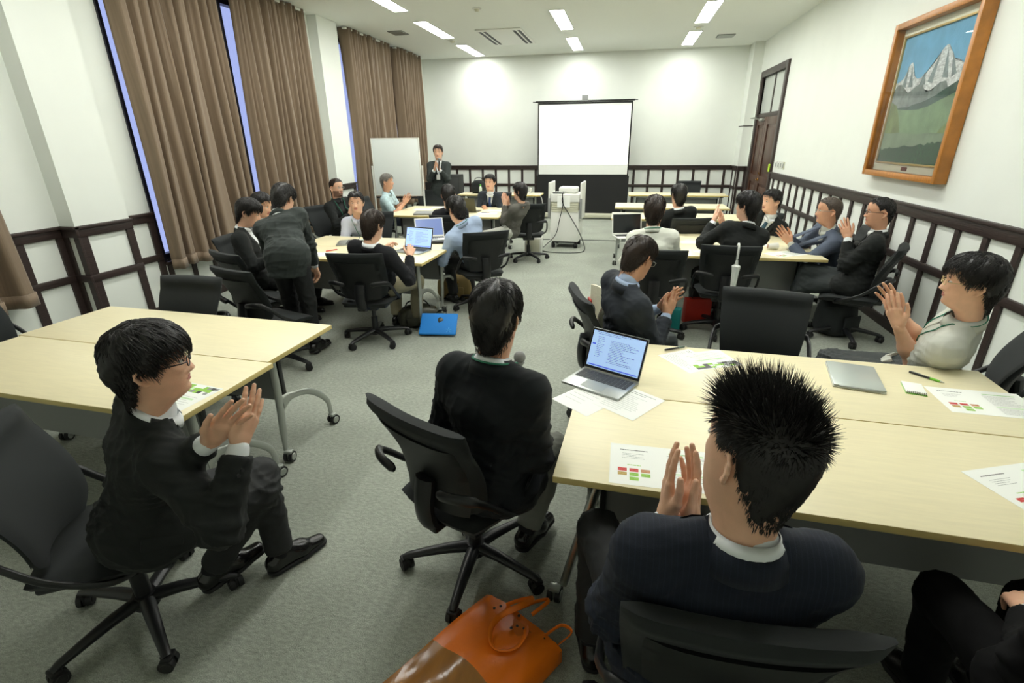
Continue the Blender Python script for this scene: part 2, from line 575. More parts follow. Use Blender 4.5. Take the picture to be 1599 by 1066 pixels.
for lbl, x, y, r in (('small round cream ceiling sensor over the aisle', -2.33, 8.6, .07), ('flat round ceiling sensor between the curtain-side lamps', -3.5, 11.0, .09), ('flat round ceiling sensor between the picture-side lamps', 1.13, 10.9, .09)):
    t = thing('ceiling_sensor', lbl, 'sensor', (x, y, ZC))
    bm = NB(); cyl(bm, (0, 0, 0), (0, 0, -.012), r, r * .95, 18); obj('base', bm, M_WHITEP, t)
    bm = NB(); cyl(bm, (0, 0, -.012), (0, 0, -.04), r * .6, r * .4, 16); obj('dome', bm, M_BEIGEP, t)

# curtains
def curtain(lbl, y0, y1, z0, z1, x, folds, seed, flare=0.0):
    r = random.Random(seed)
    n = folds * 14
    wp = [r.uniform(0, 6) for _ in range(3)]
    ph = [r.uniform(-.5, .5) for _ in range(folds + 2)]
    amp = [r.uniform(.6, 1.25) for _ in range(folds + 2)]
    nz = 22
    V, F = [], []
    for j in range(nz + 1):
        t = j / nz
        z = z1 + (z0 - z1) * t
        for i in range(n + 1):
            s = i / n
            k = max(0.0, min(folds - .001, s * folds + .32 * math.sin(s * 9 + wp[0]) * math.sin(PI * s) + .25 * math.sin(s * 17 + wp[1] + t) * math.sin(PI * s)))
            a = amp[int(k)] * (1 - (k % 1)) + amp[int(k) + 1] * (k % 1)
            p = ph[int(k)] * (1 - (k % 1)) + ph[int(k) + 1] * (k % 1)
            sn = abs(math.sin(PI * k + p * .6 * t))
            dep = (.075 + .030 * t) * a * (2 * sn ** .75 - 1.1) + .014 * math.sin(6 * PI * k + 5 * p) * (1 - .4 * t)
            dep += .012 * math.sin(4 * PI * k + 3 * p + 2 * t) * (1 - t) ** 2 * 1.5
            dep += .02 * math.sin(k * 1.7 + 4 * t + seed)
            y = y0 + (y1 - y0) * s + (s - .5) * flare * t + .02 * math.sin(2 * PI * k * 2 + p) * t
            V.append((x + dep, y, z + (.01 * math.sin(k * 2 + seed) if j == nz else 0)))
    W = n + 1
    for j in range(nz):
        for i in range(n):
            F.append((j * W + i, (j + 1) * W + i, (j + 1) * W + i + 1, j * W + i + 1))
    t = thing('curtain', lbl, 'curtain', (x, (y0 + y1) / 2, z0), 0, 'brown window curtains')
    V2 = np.array(V) - np.array([x, (y0 + y1) / 2, z0])
    o = npmesh('drape', V2, F, M_CURT, t)
    md = o.modifiers.new('thick', 'SOLIDIFY'); md.thickness = .006
    # hem band
    hv, hf = [], []
    base = nz * W
    for i in range(n + 1):
        p = V2[base + i]; q = V2[base - W + i]
        hv.append(p + np.array([.006, 0, 0])); hv.append(p + np.array([.006, 0, .11]))
    for i in range(n):
        hf.append((2 * i, 2 * i + 1, 2 * i + 3, 2 * i + 2))
    o = npmesh('hem', np.array(hv), hf, M_CURT, t)
    md = o.modifiers.new('thick', 'SOLIDIFY'); md.thickness = .007
    bm = NB(); box(bm, -.03, .03, -(y1 - y0) / 2 - .03, (y1 - y0) / 2 + .03, z1 - z0 - .03, z1 - z0 + .0)
    obj('curtain_track', bm, M_WHITEP, t, 0)
curtain('brown curtain cut by the left edge of the photo, beyond the near table', 1.15, 3.12, .54, 3.63, -4.86, 9, 3, .25)
curtain('wide brown curtain right behind the empty table, first full curtain from the left', 4.70, 6.12, .50, 3.63, -4.86, 9, 5, .10)
curtain('second full brown curtain, behind the bending man in suit', 6.41, 7.98, .47, 3.63, -4.86, 10, 8, .05)
curtain('brown curtain behind the whiteboard, third full one', 9.22, 10.98, .45, 3.63, -4.86, 10, 12, .03)
curtain('narrow brown curtain beside the back wall corner, above the standing speaker', 11.27, 12.62, .45, 3.63, -4.86, 9, 17)
# ================================================================== FURNITURE
def caster(bm, x, y, r=.032, ang=0.0, z=0, mat2=1):
    M = T((x, y, z), rz=ang)
    for s in (-1, 1):
        a = M @ Vector((s * .007, 0, r)); b = M @ Vector((s * .026, 0, r))
        cyl(bm, a, b, r, r * .96, 16, mi=0)
        cyl(bm, M @ Vector((s * .0262, 0, r)), M @ Vector((s * .029, 0, r)), r * .68, r * .6, 14, mi=mat2)
    # housing
    box(bm, -.0065, .0065, -.02, .022, r * .5, r * 2.15, .003, mi=mat2, M=M); box(bm, -.024, .024, -.024, .014, r * 1.75, r * 2.3, .006, mi=mat2, M=M)


def table(lbl, x, y, ang, L=1.8, D=.6, style='arch', name='folding_table', group=None, H=.72, panel=True, legs=True):
    """x,y = front-left corner; local X along length, Y to the back"""
    t = thing(name, lbl, 'table', (x, y, 0), math.radians(ang), group)
    bm = NB(); box(bm, 0, L, 0.001, D - .001, H - .028, H, .004, mi=0)
    for f in bm.faces:
        if abs(f.normal.z) < .8: f.material_index = 1
        if f.normal.z < -.8: f.material_index = 2
    obj('tabletop', bm, [M_MAPLE, M_EDGE, M_GREYP], t)
    tm = M_CHROME if style == 'slant' else M_SILVER
    for sx, s in ((.11, -1), (L - .11, 1)):
        # post
        bm = NB()
        if style == 'slant':
            a = (.16 if s < 0 else L - .16, D * .16, H - .04); b = (.035 if s < 0 else L - .035, D * .22, .085)
            tube(bm, [a, ((a[0] + b[0]) / 2, (a[1] + b[1]) / 2, (a[2] + b[2]) / 2), b], .019, 12)
        else:
            tube(bm, spline([(sx, D * .24, H - .03), (sx + .004 * s, D * .235, .4), (sx, D * .2, .075)], 5), [.027] * 6 + [.026] * 3 + [.02, .016], 12, flat=.62, up=(0, 1, 0))
        leg = obj('leg', bm, tm, t)
        bm = NB(); box(bm, sx - .03, sx + .03, D * .12, D * .5, H - .05, H - .029, .004); obj('bracket', bm, M_BLKP, t)
        bm = NB(); caster(bm, (sx if style != 'slant' else (.02 if s < 0 else L - .02)) + .02 * s, D * .2, .034, .15 * s); obj('caster', bm, [M_RUB, M_SILVER], leg)
        # arched foot
        bm = NB()
        if style == 'slant':
            pts = spline([(sx, D * .62, H - .04), (sx + .01 * s, D * .66, .4), (sx, D * .72, .085)], 5)
            tube(bm, pts, .021, 12, flat=.7)
        else:
            pts = spline([(sx, D * .26, .37), (sx, D * .42, .375), (sx + .01 * s, D * .68, .33), (sx + .015 * s, D * .92, .2), (sx + .015 * s, D * .97, .075)], 6)
            rr = [.05 - .03 * min(1, i / 7) for i in range(len(pts))]
            tube(bm, pts, rr, 12, flat=.4, up=(0, 0, 1))
        foot = obj('foot', bm, M_SILVER, t)
        bm = NB(); caster(bm, sx + .025 * s, D * (.72 if style == 'slant' else .97), .034, -.3 * s); obj('caster', bm, [M_RUB, M_SILVER], foot)
    bm = NB(); box(bm, .14, L - .14, D * .34, D * .36, H - .075, H - .035, .003); obj('crossbar', bm, tm, t)
    if panel:
        bm = NB(); box(bm, .17, L - .17, D * .42, D * .435, .33, H - .06, .003, M=None); obj('modesty_panel', bm, M_GREYP, t)
        for sx in (.165, L - .165):
            bm = NB(); box(bm, sx - .012, sx + .012, D * .40, D * .45, .38, H - .05, .003)
            obj('panel_bracket', bm, M_BLKP, t)
    return t

def rot2(a, u, v):
    a = math.radians(a); return (u * math.cos(a) - v * math.sin(a), u * math.sin(a) + v * math.cos(a))
G = 'folding conference tables'
# near right pair
ang = -2.6; bx, by = -.172, 1.44
table('front table of the near right pair, spiky-haired man clapping at it', bx, by, ang, 1.888, .66, 'slant', group=G)
o = rot2(ang, 0, .663); table('table with open laptop and spiral notepad, rear one of the near right pair', bx + o[0], by + o[1], ang, 1.888, .66, group=G)
# near left pair: right end back corner fixed
ang = -2.57; rx, ry = -1.784, 2.124
o = rot2(ang, -1.8, 0); table('bare table of the near left pair, the one closer to the curtains wall chairs', rx + o[0], ry + o[1], ang, 1.8, .595, group=G)
o = rot2(ang, -1.765, -.598); table('near left table with one flyer on its corner', rx + o[0], ry + o[1], ang, 1.8, .595, group=G)
# middle left pair
table('middle left table where the man in black sweater sits with a laptop', -3.62, 4.50, -2.0, 1.8, .6, group=G)
table('middle left table where the man in blue shirt works', -3.60, 5.105, -2.0, 1.8, .6, group=G)
table('far left table with dark laptop, side facing the middle aisle chairs', -3.66, 7.55, -.5, 1.85, .61, group=G)
table('far left table in front of the clapping man in dark suit', -3.66, 8.165, -.5, 1.85, .61, group=G)
table('narrow table against the back wall with green bottle', -3.5, 10.85, -.5, 1.8, .55, group=G)
# middle right pair
table('middle right table with papers, chair with umbrella in front', .135, 5.19, .6, 1.81, .65, 'slant', group=G)
table('middle right table where the man in blue-grey jacket claps', .13, 5.845, .6, 1.81, .65, group=G)
table('classroom row table nearest the middle right group', -.14, 7.66, 0, 1.85, .68, group=G)
table('second of the three classroom row tables by the screen', -.11, 8.98, 0, 1.85, .68, group=G)
table('farthest classroom row table, nearest the back wall', .13, 11.1, 0, 1.95, .6, group=G)


def chair_proto():
    t = thing('office_chair', 'proto', 'chair')
    # seat
    bm = NB()
    nu, nv = 13, 11
    fr, bk = [], []
    for i in range(nu):
        u = -1 + 2 * i / (nu - 1)
        a, b = [], []
        for j in range(nv):
            v = -1 + 2 * j / (nv - 1)
            # squircle mapping
            m = (abs(u) ** 4 + abs(v) ** 4)
            e = max(0, 1 - m) ** .5 if m < 1 else 0
            k = 1 / (1 + .10 * (abs(u * v)) ** 2)
            x, y = u * .245 * k * (1 - .06 * max(0, -v)), v * .235 * k
            zt = .452 - .012 * (1 - u * u) - .03 * max(0, v) ** 3 + .004
            a.append((x, y, zt - .018 * (max(abs(u), abs(v)) ** 8)))
            b.append((x * .95, y * .95, zt - .062 + .02 * (max(abs(u), abs(v)) ** 4)))
        fr.append(a); bk.append(b)
    grid_solid(bm, fr, bk)
    obj('seat', bm, M_BLKF, t, 60)
    bm = NB(); box(bm, -.2, .2, -.2, .18, .385, .415, .012); box(bm, -.09, .09, -.13, .12, .335, .39, .015)
    box(bm, -.045, .045, -.26, -.1, .37, .40, .01)
    obj('seat_pan', bm, M_BLKP, t)
    # backrest
    bm = NB()
    nu, nv = 17, 21
    fr, bk, sf, sb = [], [], [], []
    for i in range(nu):
        u = -1 + 2 * i / (nu - 1)
        a, b = [], []
        for j in range(nv):
            v = j / (nv - 1)
            w = .257 - .045 * (1 - v) ** 1.5 - (.06 * max(0, 1 - v / .16) ** 2)
            x = u * w
            z = .465 + .445 * v
            yc = -.205 - .11 * v ** 1.3 + .028 * math.sin(PI * min(1, v * 1.25)) + .045 * u * u * (1 - .4 * v)
            th = .021
            if v > .84:
                th = .021 + .016 * math.sin(PI * (v - .84) / .16 * .75 + .0) 
            ed = 1 - max(abs(u) ** 10, 0)
            ed *= 1 if v < .97 else .55
            if v < .04: ed *= .4
            th2 = .006 + (th - .006) * ed
            a.append((x, yc + th2, z)); b.append((x, yc - th2, z))
        fr.append(a); bk.append(b)
    grid_solid(bm, fr, bk)
    obj('backrest', bm, M_BLKF, t, 60)
    # rear shell
    bm = NB()
    fr, bk = [], []
    for i in range(11):
        u = -1 + 2 * i / 10
        a, b = [], []
        for j in range(13):
            v = .03 + .78 * j / 12
            w = (.257 - .045 * (1 - v) ** 1.5) * .80
            x = u * w; z = .465 + .445 * v
            yc = -.205 - .11 * v ** 1.3 + .028 * math.sin(PI * min(1, v * 1.25)) + .045 * (u * .8) ** 2 * (1 - .4 * v)
            a.append((x, yc - .020, z)); b.append((x, yc - .020 - .012 * (1 - abs(u) ** 6), z))
        fr.append(a); bk.append(b)
    grid_solid(bm, fr, bk)
    obj('back_shell', bm, M_BLKM, t, 60)
    bm = NB(); tube(bm, spline([(0, -.12, .385), (0, -.24, .40), (0, -.268, .50), (0, -.25, .62)], 5), .03, 10, flat=1.6, up=(0, 1, 0)); obj('back_upright', bm, M_BLKP, t)
    for s in (-1, 1):
        bm = NB()
        pts = spline([(s * .12, -.300, .628), (s * .20, -.296, .645), (s * .262, -.262, .64), (s * .280, -.20, .59), (s * .283, -.10, .495), (s * .262, .03, .425), (s * .19, .085, .392), (s * .10, .08, .385)], 5)
        n = len(pts)
        rr = [.021 if i < n * .28 else .015 for i in range(n)]
        rr[0] = .012
        tube(bm, pts, rr, 10, flat=.75)
        obj('armrest', bm, M_BLKP, t)
    bm = NB(); cyl(bm, (0, 0, .10), (0, 0, .24), .030, .029, 16); cyl(bm, (0, 0, .235), (0, 0, .345), .018, n=14)
    obj('gas_column', bm, M_BLKP, t)
    bm = NB(); cyl(bm, (0, 0, .065), (0, 0, .125), .046, .04, 18); hub = obj('star_base', bm, M_BLKP, t)
    for k in range(5):
        a = 2 * PI * k / 5
        M = Matrix.Rotation(a, 4, 'Z')
        bm = NB()
        pts = [M @ Vector(p) for p in ((0, .03, .10), (0, .12, .098), (0, .22, .085), (0, .30, .072), (0, .322, .062))]
        tube(bm, pts, [.026, .023, .019, .016, .014], 10, flat=1.15, up=(0, 0, 1))
        obj('base_leg', bm, M_BLKP, hub)
        bm = NB(); caster(bm, 0, 0, .029, a + 1.1 + k, mat2=0)
        bmesh.ops.translate(bm, vec=M @ Vector((0, .312, 0)), verts=bm.verts)
        obj('caster', bm, M_RUB, hub)
    return t


CH0 = chair_proto(); CH_USED = [False]
def chair(lbl, x, y, yaw, star=0.0, scale=1.0, tilt=0.0, s=None):
    if not CH_USED[0]:
        c = CH0; CH_USED[0] = True
    else:
        c = copy_tree(CH0)
    c.location = (x, y, 0); c.rotation_euler = (0, 0, math.radians(yaw))
    c.scale = (scale,) * 3
    c['label'] = lbl; c['category'] = 'chair'; c['group'] = 'black office chairs on casters'
    for ch in c.children:
        if ch.name.startswith('star_base'):
            ch.rotation_euler = (0, 0, math.radians(star - yaw))
    return c

chair('black office chair at lower left with the clapping man in black suit', -1.78, 1.17, -58, 20)
chair('empty-backed office chair turned sideways behind the central seated man', -.545, 1.70, -27, 35)
chair('office chair seen from above at the bottom edge, under the spiky-haired man', .30, 1.09, 2, 0)
chair('office chair of the young man in grey short-sleeved shirt', 1.86, 2.98, 62, 10)
chair('office chair of the man in navy jacket bent over his clapping hands', .06, 3.16, -72, 30)
chair('empty office chair facing the near right table with its broad plain back upright', .866, 3.02, 168, 12)
chair('office chair of the crossed-legged man in black suit, beside the right wall', 2.15, 5.10, 62, 34)
chair('office chair with a white umbrella hooked on its backrest', 1.0, 5.06, -4, 25)
chair('office chair of the man in white shirt, mostly behind the navy jacket man', .33, 4.78, 0, 50)
chair('office chair of the man in black sweater at the middle left table', -2.26, 4.22, 6, 18)
chair('office chair at the aisle side of the man in blue shirt', -1.53, 5.42, 33, 60)
chair('office chair of the woman in grey cardigan, facing the aisle', -1.42, 7.95, 12, 5)
chair('empty office chair turned to the right behind the bending man', -2.81, 3.53, -18, 40)
chair('empty office chair with square upright back behind the bare near left table', -3.0, 2.70, 180, 8)
chair('empty office chair behind the bending man, next to the curtain', -3.28, 4.05, -24, 22)
chair('office chair of the white-collared man beside the curtain', -3.72, 4.6, -80, 22)
chair('office chair at the far left edge beside the bare table', -3.95, 2.35, -80, 15)
chair('office chair of the bearded man in glasses by the curtain', -4.25, 7.0, -112, 15)
chair('office chair of the boyish man in pale shirt', -3.25, 6.25, -170, 15)
chair('empty navy-looking office chair beside the whiteboard', -3.58, 9.5, -150, 15)
chair('office chair of the far man in dark suit and tie', -2.25, 9.1, 178, 15)
chair('office chair of the half hidden man behind the blue shirt', -2.2, 6.6, 5, 15)
chair('office chair of the young man in suit facing the screen, far right', .78, 6.75, 15, 15)
chair('empty office chair seen edge-on between the classroom rows', 1.72, 8.72, 100, 15)
chair('empty office chair behind the farthest classroom row', 1.45, 12.1, 180, 15)
chair('office chair of the older man in light patterned shirt', -4.1, 8.3, -85, 15)
chair('office chair of the young man in dark suit near the door', 1.62, 6.95, 140, 15)
chair('office chair of the man in blue-grey jacket', 2.25, 6.0, 80, 15)
chair('office chair at the lower right corner under the cropped person in black', 1.17, .88, -3, 15)
# ================================================================== OTHER THINGS
# projection screen
t = thing('projection_screen', 'lit pull-up projection screen on the back wall above a black skirt', 'screen', (-1.0, 12.6, 0))
bm = NB(); box(bm, -1.03, 1.10, -.005, .005, 1.0, 2.58); obj('black_border', bm, M_BLACK, t, 0)
M_SCR = mat('screen_cloth_white', rgb(236, 238, 234), 0.8)
M_LIT = mat('projected_light', rgb(250, 252, 252), 0.8, emit=((0.97, 1.0, 1.0, 1), .75))
bm = NB(); box(bm, -1.0, 1.07, -.012, -.006, 1.03, 2.54); obj('screen_cloth', bm, M_SCR, t, 0)
bm = NB(); box(bm, -.985, 1.055, -.016, -.0125, 1.245, 2.50); obj('projected_image', bm, M_LIT, t, 0)
bm = NB(); box(bm, -1.05, 1.12, -.004, .006, .13, 1.0); obj('black_skirt', bm, M_BLACK, t, 0)
bm = NB(); tube(bm, [(-1.08, 0, 2.60), (1.14, 0, 2.60)], .018, 8); tube(bm, [(-1.15, 0, 2.60), (1.2, 0, 2.60)], .008, 6); obj('top_bar', bm, M_BLKP, t)
bm = NB(); box(bm, -.03, .1, -.03, .03, 2.60, 2.72, .01); obj('handle', bm, M_GREYP, t)
bm = NB(); box(bm, -1.12, 1.65, -.07, .09, .03, .14, .03, seg=3); obj('floor_case', bm, M_BEIGEP, t)
bm = NB(); cyl(bm, (.03, .06, .1), (.03, .06, 2.6), .015, n=10); obj('support_pole', bm, M_SILVER, t)
bm = NB(); box(bm, -1.0, -.9, -.2, .25, 0, .03, .005); box(bm, 1.2, 1.3, -.2, .25, 0, .03, .005); obj('foot', bm, M_BLKP, t)

# AV cart
t = thing('projector_cart', 'white rolling cabinet with side wings standing in front of the screen', 'cart', (-.94, 8.95, 0), math.radians(-3))
bm = NB(); box(bm, -.27, .23, -.0, .5, .12, .66, .01); obj('cabinet_body', bm, M_WHITEP, t)
for i in range(4):
    bm = NB(); box(bm, -.25, .21, -.012, 0, .66 - .03 + i * .038, .69 - .03 + i * .038, .003); obj('slat', bm, M_BEIGEP, t)
bm = NB(); box(bm, -.26, .22, .0, .48, .64, .80, .006); obj('upper_shelf', bm, M_BEIGEP, t)
bm = NB(); box(bm, -.27, .23, -.02, .5, .80, .93, .006); obj('top_drawer', bm, M_WHITEP, t)
for s, nm in ((-.30, 1), (.25, 1)):
    bm = NB(); box(bm, s - .012, s + .022, -.01, .48, .50, 1.12, .012, seg=3); o = obj('side_wing', bm, M_WHITEP, t)
    bm = NB(); box(bm, s - .016, s + .026, -.016, -.004, .52, .86, .003); obj('wing_edge', bm, M_GREYP, o)
bm = NB()
for a in (-.22, .18):
    for b in (.05, .44): caster(bm, a, b, .045, .4, mat2=0)
obj('caster', bm, M_RUB, t)
bm = NB(); box(bm, -.24, .2, .03, .46, .09, .125); obj('base_plate', bm, M_BLKP, t, 0)
t = thing('projector', 'white projector sitting on top of the rolling cabinet', 'projector', (-.93, 9.2, .931), math.radians(-3))
bm = NB(); box(bm, -.15, .17, -.14, .13, 0.008, .105, .03, seg=3); obj('housing', bm, M_WHITEP, t)
bm = NB(); cyl(bm, (.05, .13, .055), (.05, .16, .055), .035, n=16); obj('lens', bm, M_BLKP, t)
bm = NB(); [cyl(bm, (a, b, 0), (a, b, .012), .012, n=8) for a in (-.12, .14) for b in (-.11, .1)]; obj('foot', bm, M_RUB, t)
t = thing('media_box', 'small flat grey box beside the projector on the cabinet', 'box', (-1.08, 9.03, .931))
bm = NB(); box(bm, -.1, .1, -.06, .06, 0, .03, .004); obj('case', bm, M_SILVER, t)
bm = NB(); box(bm, -.09, .09, -.062, -.059, .006, .024); obj('front_panel', bm, M_BLKP, t, 0)
bm = NB(); box(bm, -.11, .11, -.004, 0, -.09, .10); o = obj('paper_sheet', bm, M_PAPER, None, 0, loc=(-.98, 8.925, .80)); tag(o, 'white sheet of paper hanging down the front of the cabinet', 'paper')
bm = NB()
tube(bm, spline([(-1.0, 9.0, .965), (-1.0, 8.91, .92), (-.99, 8.90, .75), (-1.04, 8.88, .5), (-1.1, 8.85, .25), (-1.28, 8.82, .06), (-1.33, 8.7, .012), (-1.2, 8.55, .012), (-.95, 8.5, .012), (-.68, 8.56, .012), (-.58, 8.75, .02), (-.62, 8.86, .15), (-.72, 8.88, .35), (-.88, 8.895, .6), (-1.0, 8.905, .8), (-1.0, 8.96, .95)], 6), .0075, 6)
o = obj('power_cable', bm, M_BLKP); tag(o, 'black cable looping down the front of the white cabinet onto the floor', 'cable')
bm = NB(); tube(bm, spline([(-2.4, 10.1, .008), (-1.7, 9.75, .008), (-1.1, 9.75, .008), (.1, 9.78, .008)], 5), .006, 6)
o = obj('floor_cable', bm, M_BLKP); tag(o, 'thin dark cable running across the carpet behind the cabinet', 'cable')
t = thing('desktop_tower', 'white low box standing on the floor by the far aisle chair', 'computer', (-1.42, 8.5, 0), .1)
bm = NB(); box(bm, -.14, .14, -.25, .25, .01, .30, .008); obj('case', bm, M_WHITEP, t)
bm = NB(); box(bm, -.11, .11, -.256, -.25, .04, .27, .003); obj('front_panel', bm, M_BEIGEP, t)

# whiteboard
t = thing('whiteboard', 'mobile whiteboard standing in front of the far curtain', 'whiteboard', (-4.14, 9.26, 0), math.radians(2))
t.scale = (.86, .9, 1)
bm = NB(); box(bm, -.52, .52, -.015, .015, .86, 1.84, .004); obj('board', bm, mat('whiteboard_enamel', rgb(236, 242, 240), .35), t)
bm = NB()
for a in ((-.54, -.52, .84, 1.86), (.52, .54, .84, 1.86)): box(bm, a[0], a[1], -.02, .02, a[2], a[3], .003)
for z in (.84, 1.84): box(bm, -.54, .54, -.02, .02, z, z + .02, .003)
obj('board_frame', bm, M_WHITEP, t)
bm = NB(); box(bm, -.5, .5, -.09, -.02, .80, .83, .004); obj('pen_tray', bm, M_BLKP, t)
for s in (-1, 1):
    bm = NB(); cyl(bm, (s * .57, 0, .05), (s * .57, 0, 1.38), .018, n=10); tube(bm, [(s * .57, -.3, .07), (s * .57, .3, .07)], .018, 8); lg = obj('leg', bm, M_WHITEP, t)
    bm = NB(); caster(bm, s * .57, -.28, .03); caster(bm, s * .57, .28, .03); obj('caster', bm, M_RUB, lg)
bm = NB(); cyl(bm, (-.57, 0, .35), (.57, 0, .35), .014, n=8); obj('crossbar', bm, M_WHITEP, t)

# painting
t = thing('framed_painting', 'mountain landscape painting in glazed wooden frame high on the right wall', 'painting', (XR - .004, 5.85, 1.41), -PI / 2)
# local: x along -Y wall?  build in (u: along world y, w: up, n: into room = -x)
W2, HP = .72, 1.42
def pbox(bm, u0, u1, z0, z1, n0, n1, bev=0, mi=0):
    # world offset (dx,dy,dz) -> local under rz=-90: lx=-dy, ly=dx
    return box(bm, -u1, -u0, -n1, -n0, z0, z1, bev, mi)
M_FRW = mat('honey_wood', rgb(178, 116, 46), 0.35, var=(8, .2, (14, 1, 1)), bump=(10, .1, (14, 1, 1)))
bm = NB()
f = .055
pbox(bm, -W2, -W2 + f, 0, HP, 0, .10, .006); pbox(bm, W2 - f, W2, 0, HP, 0, .10, .006)
pbox(bm, -W2 + f, W2 - f, 0, f, 0, .10, .006); pbox(bm, -W2 + f, W2 - f, HP - f, HP, 0, .10, .006)
obj('outer_frame', bm, M_FRW, t)
bm = NB(); pbox(bm, -W2 + f, W2 - f, f, HP - f, 0, .02); obj('mat_board', bm, mat('cream_mount', rgb(224, 226, 208), .8), t, 0)
f2 = .125
bm = NB()
g = .018
pbox(bm, -W2 + f2, -W2 + f2 + g, f2, HP - f2, .02, .045, .003); pbox(bm, W2 - f2 - g, W2 - f2, f2, HP - f2, .02, .045, .003)
pbox(bm, -W2 + f2, W2 - f2, f2, f2 + g, .02, .045, .003); pbox(bm, -W2 + f2, W2 - f2, HP - f2 - g, HP - f2, .02, .045, .003)
obj('inner_frame', bm, mat('pale_gilt', rgb(206, 180, 120), .35, .5), t)
bm = NB(); pbox(bm, -.05, .05, .07, .105, .02, .026); obj('name_plate', bm, mat('plate_brown', rgb(96, 40, 34), .4), t, 0)
# the landscape itself: flat painted shapes on the canvas
cu0, cu1, cz0, cz1 = -W2 + f2 + g, W2 - f2 - g, f2 + g, HP - f2 - g
def paint_mat(name, c, v=.18, sc=9): return mat(name, rgb(*c), .5, var=(sc, v, (1, 1, 1)), bump=(60, .2))
bm = NB(); pbox(bm, cu0, cu1, cz0, cz1, .02, .027)
sky = paint_mat('painted_sky', (112, 168, 200), .16, 5)
obj('canvas', bm, sky, t, 0)
def poly_layer(name, pts, m, n):
    """pts (s 0..1 left to right seen from the room, v 0..1 up)"""
    bm = NB()
    # left as seen from the room (facing +x) is greater y
    P = [(-(cu1 + (cu0 - cu1) * s), -n, cz0 + (cz1 - cz0) * v) for s, v in pts]
    f = bm.faces.new([bm.verts.new(p) for p in P])
    bmesh.ops.triangulate(bm, faces=[f])
    bmesh.ops.recalc_face_normals(bm, faces=bm.faces)
    for fc in bm.faces:
        if fc.normal.y > 0: fc.normal_flip()
    return obj(name, bm, m, t, 0)
rr = random.Random(4)
def ridge(y0, y1, base, jag, n=26, f=lambda s: 0):
    out = []
    for i in range(n + 1):
        s = i / n
        out.append((s, y0 + (y1 - y0) * s + f(s) + rr.uniform(-jag, jag)))
    return [(0, base)] + out + [(1, base)]
pk = lambda s: .13 * math.exp(-((s - .2) / .07) ** 2) + .19 * math.exp(-((s - .68) / .15) ** 2) + .05 * math.exp(-((s - .9) / .06) ** 2)
poly_layer('painted_snow_peaks', ridge(.66, .66, .3, .012, 34, pk), mat('painted_snow', rgb(206, 210, 208), .5, var=(26, .35, (1, 1, 2.2))), .0275)
poly_layer('painted_grey_slopes', ridge(.60, .56, .3, .012, 24, lambda s: .07 * math.sin(s * 19) * .5), paint_mat('painted_rock', (120, 130, 126), .3, 14), .0279)
for s0, v0, s1, v1, s2, v2 in ((.16, .79, .12, .62, .19, .60), (.22, .77, .23, .60, .30, .60), (.62, .83, .52, .62, .60, .60), (.70, .84, .72, .63, .80, .62), (.78, .80, .84, .62, .9, .64), (.45, .70, .40, .6, .5, .6)):
    poly_layer('painted_rock_shadow', [(s0, v0), (s1, v1), (s2, v2)], paint_mat('painted_rock_dark', (126, 138, 138), .3, 20), .0283)
poly_layer('painted_far_hills', ridge(.44, .60, .1, .006, 20, lambda s: -.05 * math.sin(s * PI)), paint_mat('painted_hill_dark', (64, 88, 78), .3, 10), .0287)
poly_layer('painted_meadow', ridge(.45, .53, .1, .004, 16, lambda s: -.07 * math.sin(s * PI)), paint_mat('painted_meadow_green', (118, 146, 108), .25, 7), .0291)
poly_layer('painted_left_hill', [(0, .12), (0, .5), (.12, .46), (.2, .36), (.3, .2), (.3, .12)], paint_mat('painted_olive', (112, 130, 74), .3, 9), .0295)
poly_layer('painted_right_hill', [(.82, .1), (.86, .24), (1, .34), (1, .1)], paint_mat('painted_olive', (112, 130, 74), .3, 9), .0295)
poly_layer('painted_foreground_grass', ridge(.24, .23, 0, .006, 14), paint_mat('painted_sage', (120, 140, 112), .2, 8), .0299)
poly_layer('painted_forest', ridge(.10, .17, 0, .012, 30), paint_mat('painted_forest_green', (28, 74, 34), .5, 30), .0303)
gm = bpy.data.materials.new('picture_glass'); gm.use_nodes = True
_n, _l = gm.node_tree.nodes, gm.node_tree.links
for q in list(_n): _n.remove(q)
_o = _n.new('ShaderNodeOutputMaterial'); _mxs = _n.new('ShaderNodeMixShader'); _t = _n.new('ShaderNodeBsdfTransparent'); _g = _n.new('ShaderNodeBsdfGlossy'); _fr = _n.new('ShaderNodeFresnel')
_g.inputs['Roughness'].default_value = .02; _fr.inputs['IOR'].default_value = 1.22
_l.new(_fr.outputs[0], _mxs.inputs[0]); _l.new(_t.outputs[0], _mxs.inputs[1]); _l.new(_g.outputs[0], _mxs.inputs[2]); _l.new(_mxs.outputs[0], _o.inputs[0])
bm = NB(); bm.faces.new([bm.verts.new(p) for p in ((-W2 + f, -.086, f), (W2 - f, -.086, f), (W2 - f, -.086, HP - f), (-W2 + f, -.086, HP - f))]); bm.normal_update(); obj('glass', bm, gm, t, 0)
